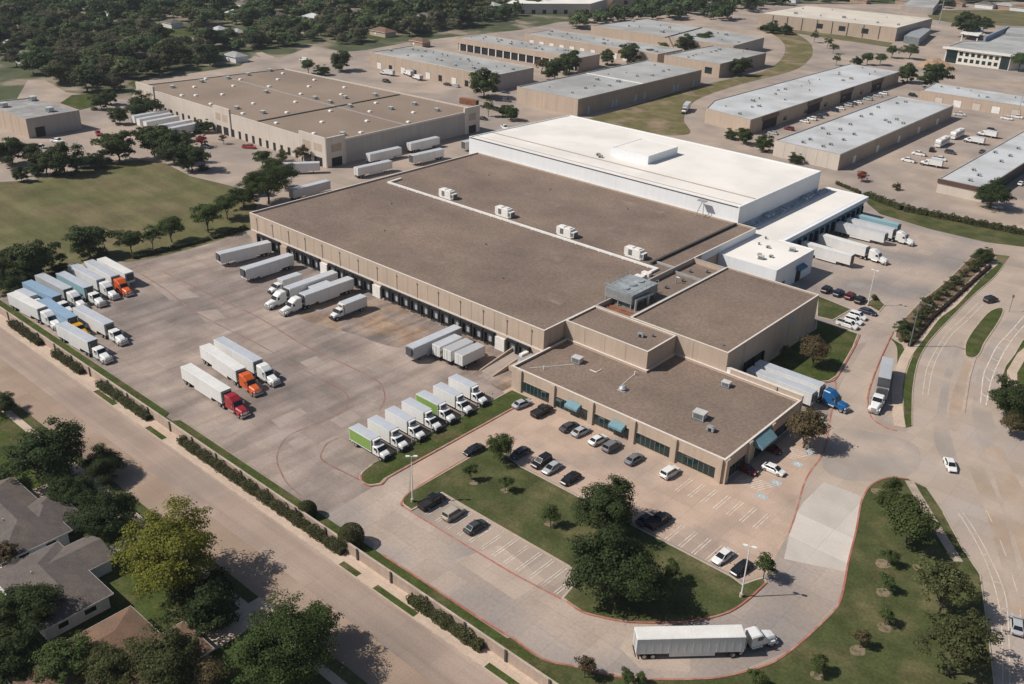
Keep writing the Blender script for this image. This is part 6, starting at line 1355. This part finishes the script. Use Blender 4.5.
# clearings, lanes
for p in (((46, 60), (58, 54), (80, 54), (82, 59), (60, 62)), ((160, 31), (178, 27), (212, 33), (205, 37), (170, 35)), ((128, 84), (136, 78), (150, 79), (140, 90)), ((285, 56), (310, 50), (318, 55), (296, 60)), ((348, 10), (366, 14), (362, 18), (346, 16))): sheet('lawn', px(*p), -.02, M_lush, 'green clearing in the woods')
for p in (((186, 37), (212, 40), (214, 45), (196, 46)), ((255, 53), (262, 52), (282, 60), (270, 63)), ((590, 16), (602, 10), (620, 12), (600, 22)), ((716, 22), (730, 8), (752, 8), (742, 24))): sheet('lane', px(*p), -.018, M_pave, 'pale lane in the woods')
# ---------------------------------------------------------------- houses
M_shing = mat('grey_shingle', (.125, .105, .096), c2=(.15, .12, .102), c2scale=.2, var=.12, scale=.6, scale2=4, var2=.2, rough=.95)
M_shingb = mat('brown_shingle', (.19, .115, .075), c2=(.15, .10, .07), c2scale=.3, var=.14, scale=.6, scale2=4, var2=.2, rough=.95)
M_siding = mat('pale_siding', (.68, .68, .68), var=.05, scale=.5, streak=.05)
M_brick = mat('tan_brick', (.36, .25, .18), var=.15, scale=1.5)
def hip(mb, x0, x1, y0, y1, z, h, ov=.6, gable=False):
    x0 -= ov; x1 += ov; y0 -= ov; y1 += ov; w_, d_ = x1 - x0, y1 - y0; m = min(w_, d_) / 2
    if w_ >= d_: a, b = (x0 + (0 if gable else m), (y0 + y1) / 2, z + h), (x1 - (0 if gable else m), (y0 + y1) / 2, z + h)
    else: a, b = ((x0 + x1) / 2, y0 + (0 if gable else m), z + h), ((x0 + x1) / 2, y1 - (0 if gable else m), z + h)
    c = [(x0, y0, z), (x1, y0, z), (x1, y1, z), (x0, y1, z)]; V = c + [a, b] + [(p[0], p[1], z - .22) for p in c]
    F = [(0, 1, 5, 4), (1, 2, 5), (2, 3, 4, 5), (3, 0, 4)] if w_ >= d_ else [(0, 1, 4), (1, 2, 5, 4), (2, 3, 5), (3, 0, 4, 5)]
    mb.add(V, F + [(6, 7, 1, 0), (7, 8, 2, 1), (8, 9, 3, 2), (9, 6, 0, 3), (9, 8, 7, 6)]); return mb
def house(label, rects, wm, rm, wins=(), h=2.7, rise=1.9, ov=.6, cat='house', chimney=None, group=None):
    x0, x1, y0, y1 = rects[0][:4]; o = thing('house', label, cat, ((x0 + x1) / 2, (y0 + y1) / 2, .05), 0, group)
    for i, r_ in enumerate(rects):
        a, b, c, d = r_[:4]; rs_ = rise * (r_[4] if len(r_) > 4 else 1); hh = h - .07 * i
        wl = MB().box(a, b, c, d, 0, hh - .02).build('wall', wm, o) if True else None
        rf = hip(MB(), a, b, c, d, hh + .2, rs_, ov, len(r_) > 5).build('roof', rm, o)
        mb = MB(); e = ov + .04; mb.ring([(a - e, c - e), (b + e, c - e), (b + e, d + e), (a - e, d + e)], [(a - e + .1, c - e + .1), (b + e - .1, c - e + .1), (b + e - .1, d + e - .1), (a - e + .1, d + e - .1)], hh - .03, hh + .19); mb.build('fascia', M_whitebox, rf)
        if i == 0:
            w0 = wl; r0 = rf
    for (ax, p, q0, q1, z0, z1) in wins:
        b_ = (p - .02, p + .05, q0, q1, z0, z1) if ax == 'x' else (q0, q1, p - .02, p + .05, z0, z1)
        f = MB().box(*b_).build('window', M_whitebox, w0); g = .1
        b_ = (p + .052, p + .07, q0 + g, q1 - g, z0 + g, z1 - g) if ax == 'x' else (q0 + g, q1 - g, p + .052, p + .07, z0 + g, z1 - g)
        MB().box(*b_).build('pane', M_glass, f)
    if chimney: MB().box(chimney[0] - .4, chimney[0] + .4, chimney[1] - .3, chimney[1] + .3, h, h + rise + .9).build('chimney', M_brick, r0)
    for k in range(2): MB().cyl((x0 + (x1 - x0) * (.35 + .3 * k), (y0 + y1) / 2 - 1.5, h + .6), (x0 + (x1 - x0) * (.35 + .3 * k), (y0 + y1) / 2 - 1.5, h + rise + .1), .09, n=6).build('vent_pipe', M_whitebox, r0)
    return o
house('grey hip roofed corner house with pale siding, the upper of the two grey houses', [(-160, -138.4, 37.5, 48.2), (-150, -141.5, 44, 51.5, .8)], M_siding, M_shing, [('x', -138.4, 40, 41.8, 1.0, 2.2), ('x', -138.4, 44.4, 46.2, 1.0, 2.2)], rise=2.3)
house('grey roofed white house with a small front gable, the lower of the two grey houses', [(-136, -119.0, 35.4, 45.2), (-134, -126.8, 40, 49.6, .8, 1)], M_siding, M_shing, [('x', -119, 37.2, 38.9, 1.0, 2.1), ('x', -119, 41.2, 43.2, 1.0, 2.1)], rise=1.9)
house('low house with brown roof half hidden by olive trees', [(-113.4, -105.0, 28, 45.6), (-104.9, -98.0, 36, 49.3, .8)], M_brick, M_shingb, [('y', 45.6, -112, -110.5, 1, 2.1)], rise=1.5)
sd_ = thing('garden_shed', 'small pale roofed shed in the dark trees at the bottom left', 'shed', at(16, 671, 0)); v = at(16, 671, 0)
MB().box(v.x - 1.6, v.x + 1.6, v.y - 1.3, v.y + 1.3, 0, 2).build('wall', M_siding, sd_); hip(MB(), v.x - 1.6, v.x + 1.6, v.y - 1.3, v.y + 1.3, 2.2, .6, .25, True).build('roof', M_roofpale, sd_)
GHF = 'houses glimpsed in the woods'
for i, (x, y, w_, d_, wm, rm, l) in enumerate(((25, 62, 15, 9, M_whitebox, M_roofgrey, 'pale roofed white house at the left, glimpsed in the woods'), (173, 27, 12, 9, M_whitebox, M_shing, 'white house with grey roof beside a lawn in the woods'), (220, 34, 8, 8, M_whitebox, M_roofpale, 'bright white house with pale roof on the woods lane'), (238, 37, 9, 7, M_walltan, M_roofgrey, 'low pale roofed house right of the bright white one'), (236, 61, 12, 8, M_siding, M_roofgrey, 'grey roofed house just behind the tan warehouse roof'),
                                                   (277, 19, 11, 8, M_whitebox, M_shing, 'white gabled house near the top edge of the woods'), (80, 76, 8, 6, M_siding, M_shing, 'small grey roofed house in the shade behind the verge'), (10, 49, 9, 7, M_whitebox, M_roofpale, 'white house glimpsed near the left edge'), (300, 12, 10, 8, M_brick, M_shingb, 'brown house near the top edge of the woods'), (357, 16, 9, 7, M_brick, M_shing, 'brick house right of the brown one near the top edge'), (210, 56, 9, 7, M_siding, M_shing, 'grey house behind dark trees above the tan roof'), (420, 46, 12, 7, M_brick, M_shingb, 'brownish roofed house behind the grey roofed warehouse'))):
    v = at(x, y, 0); house(l, [(v.x - w_ / 2, v.x + w_ / 2, v.y - d_ / 2, v.y + d_ / 2)], wm, rm, [('y', v.y - d_ / 2 - .06, v.x - 3, v.x - 1.5, 1, 2.2)] if i != 99 else (), 3.2, 2.0, .5, group=GHF)
for i, (x, y) in enumerate(((905, 1), (925, 2), (955, 3), (985, 5), (1005, 6), (1020, 8), (712, 3), (725, 1), (860, 0), (790, -1))):
    v = at(x, y + 3, 0); house(('far pale roofed house along the top edge, beyond the playing field', 'far house roof glimpsed among trees at the top edge')[i > 5], [(v.x - 8, v.x + 8, v.y - 5, v.y + 5)], (M_brick, M_siding)[i % 2], (M_shing, M_roofgrey, M_shingb)[i % 3], (), 3.4, 2.2, .5, group=('far houses beyond the playing field', 'far roofs among trees at the top edge')[i > 5])
for i, (x, y) in enumerate(SUB):
    r_ = random.Random(i); w_, d_ = r_.uniform(11, 17), r_.uniform(8, 10)
    house('small house with pitched roof among the trees of the far suburb', [(x - w_ / 2, x + w_ / 2, y - d_ / 2, y + d_ / 2)], r_.choice((M_siding, M_brick, M_whitebox, M_walltan)), r_.choice((M_shing, M_roofgrey, M_shingb, M_roofpale, M_shing)), [('y', y - d_ / 2 - .06, x - 3, x - 1.5, 1, 2.2)], 3.2, 2.2, .5, group='small houses of the far suburb')
    struct('lawn', MB().sheet([(x - 13, y - 16), (x + 13, y - 16), (x + 13, y + 8), (x - 13, y + 8)], -.02), r_.choice((M_lush, M_grass, M_field)), 'lawn of a suburban house')
# orange brown mound, shade structures
mv = at(935, 68); md = thing('dirt_mound', 'orange brown heap of earth beside the far drive', 'mound', (mv.x, mv.y, 0)); rs = np.random.RandomState(4); mb = MB(); n1, n2 = 18, 7; vs = []
for j in range(n2 + 1):
    t = j / n2
    for i in range(n1):
        a = 2 * math.pi * i / n1; r_ = (1 - t) * (1 + .12 * math.sin(3 * a + 1)) ; vs.append((13 * r_ * math.cos(a) + mv.x, 5 * r_ * math.sin(a) + mv.y, 5.5 * (1 - (1 - t) ** 1.7) * (1 + .08 * rs.normal()) - .05))
mb.add(vs, [(j * n1 + i, j * n1 + (i + 1) % n1, (j + 1) * n1 + (i + 1) % n1, (j + 1) * n1 + i) for j in range(n2) for i in range(n1)]); mb.build('heap', mat('orange_earth', (.33, .22, .14), var=.15, scale=.3), md)
# ---------------------------------------------------------------- lamps and poles
M_lampwhite = mat('white_pole_paint', (.74, .73, .70), var=.04, coord='obj')
def lamp(base, h, deg, label, n=2):
    v = at(*base) if len(base) == 2 else Vector(base); o = thing('street_lamp', label, 'lamp post', (v.x, v.y, 0), R(deg), 'white lamp posts')
    link('pole', MB().cyl((0, 0, .75), (0, 0, h), .13, .08, 10).mesh('pole', [M_lampwhite]), o); link('foundation', MB().cyl((0, 0, -.02), (0, 0, .75), .32, .32, 12).mesh('foundation', [M_kerb]), o)
    for k in range(n):
        s_ = 1 if k == 0 else -1
        hd = link('lamp_head', MB().box(min(.35 * s_, 1.05 * s_), max(.35 * s_, 1.05 * s_), -.22, .22, h - .05, h + .14).mesh('lamp_head', [M_lampwhite]), o)
        link('arm', MB().box(min(.05 * s_, .36 * s_), max(.05 * s_, .36 * s_), -.05, .05, h, h + .08).mesh('arm', [M_lampwhite]), hd)
        link('lens', MB().box(min(.4 * s_, 1.0 * s_), max(.4 * s_, 1.0 * s_), -.17, .17, h - .07, h - .051).mesh('lens', [M_lamp]), hd)
lamp((412.5, 502), 9.9, 45, 'white lamp post at the corner of the island near the box trucks'); lamp((741, 597), 10.2, 20, 'white lamp post at the island tip beside a black car'); lamp((867.5, 306), 10.5, 0, 'white lamp post at the dock court beside the dark parked row')
v = at(909.3, 347); up = thing('utility_pole', 'tall grey pole at the near end of the shrub bed', 'pole', (v.x, v.y, 0))
link('pole', MB().cyl((0, 0, 0), (0, 0, 12.5), .17, .11, 10).mesh('pole', [M_metaldk]), up); link('street_light', MB().box(0, 2.2, -.06, .06, 12.2, 12.32).box(2.0, 2.9, -.16, .16, 12.15, 12.36).mesh('street_light', [M_metaldk]), up)
v = at(1009, 312); sp = thing('sign_post', 'thin dark sign post in the road divider at the right', 'sign', (v.x, v.y, 0)); link('post', MB().cyl((0, 0, 0), (0, 0, 5.2), .07, n=8).mesh('post', [M_metaldk]), sp); link('plate', MB().box(-.3, .3, -.03, .03, 4.2, 5.0).mesh('plate', [M_metaldk]), sp)
v = at(939, 24); ms = thing('radio_mast', 'thin pale mast standing near the far pale warehouse', 'mast', (v.x, v.y, 0)); link('pole', MB().cyl((0, 0, 0), (0, 0, 38), .35, .2, 8).mesh('pole', [M_metal]), ms)
v = at(1017, 118); ms = thing('flood_light_mast', 'thin tall lamp mast before the low pale row at the right edge', 'mast', (v.x, v.y, 0)); link('pole', MB().cyl((0, 0, 0), (0, 0, 24), .16, .1, 8).mesh('pole', [M_metal]), ms)
for i, (x, y) in enumerate(((397.5, 453.5), (431.5, 433), (462, 418.5), (492, 400.5), (412, 445))):
    v = at(x, y); o = thing('marker_post', ('thin white post before the green sided truck at the row end', 'thin white post before the third box truck', 'thin white post before the middle green flanked truck', 'thin white post before the box truck at the office end', 'thin white post between the first two box trucks')[i], 'post', (v.x, v.y, .1), 0, 'thin white posts before the box trucks')
    link('post', MB().cyl((0, 0, 0), (0, 0, 1.9), .06, n=8).mesh('post', [M_lampwhite]), o); link('sign_plate', MB().box(.065, .09, -.2, .2, 1.4, 1.9).mesh('sign_plate', [M_lampwhite]), o)
# ---------------------------------------------------------------- air
HZ = (-2300, 1200, -500, 2600, -2.0, 106.0)
hz = MB().box(HZ[0], HZ[1], HZ[2], HZ[3], HZ[4], HZ[5]).build('haze', [])
hm = bpy.data.materials.new('haze_air'); hm.use_nodes = True; t = hm.node_tree; t.nodes.clear(); oo = t.nodes.new('ShaderNodeOutputMaterial'); pv = t.nodes.new('ShaderNodeVolumePrincipled')
pv.inputs['Color'].default_value = (.86, .91, 1, 1); pv.inputs['Density'].default_value = .00008; pv.inputs['Anisotropy'].default_value = .2; t.links.new(pv.outputs[0], oo.inputs['Volume'])
hz.data.materials.append(hm); tag(hz, 'thin pale haze over the distant woods', 'haze', None, 'stuff')
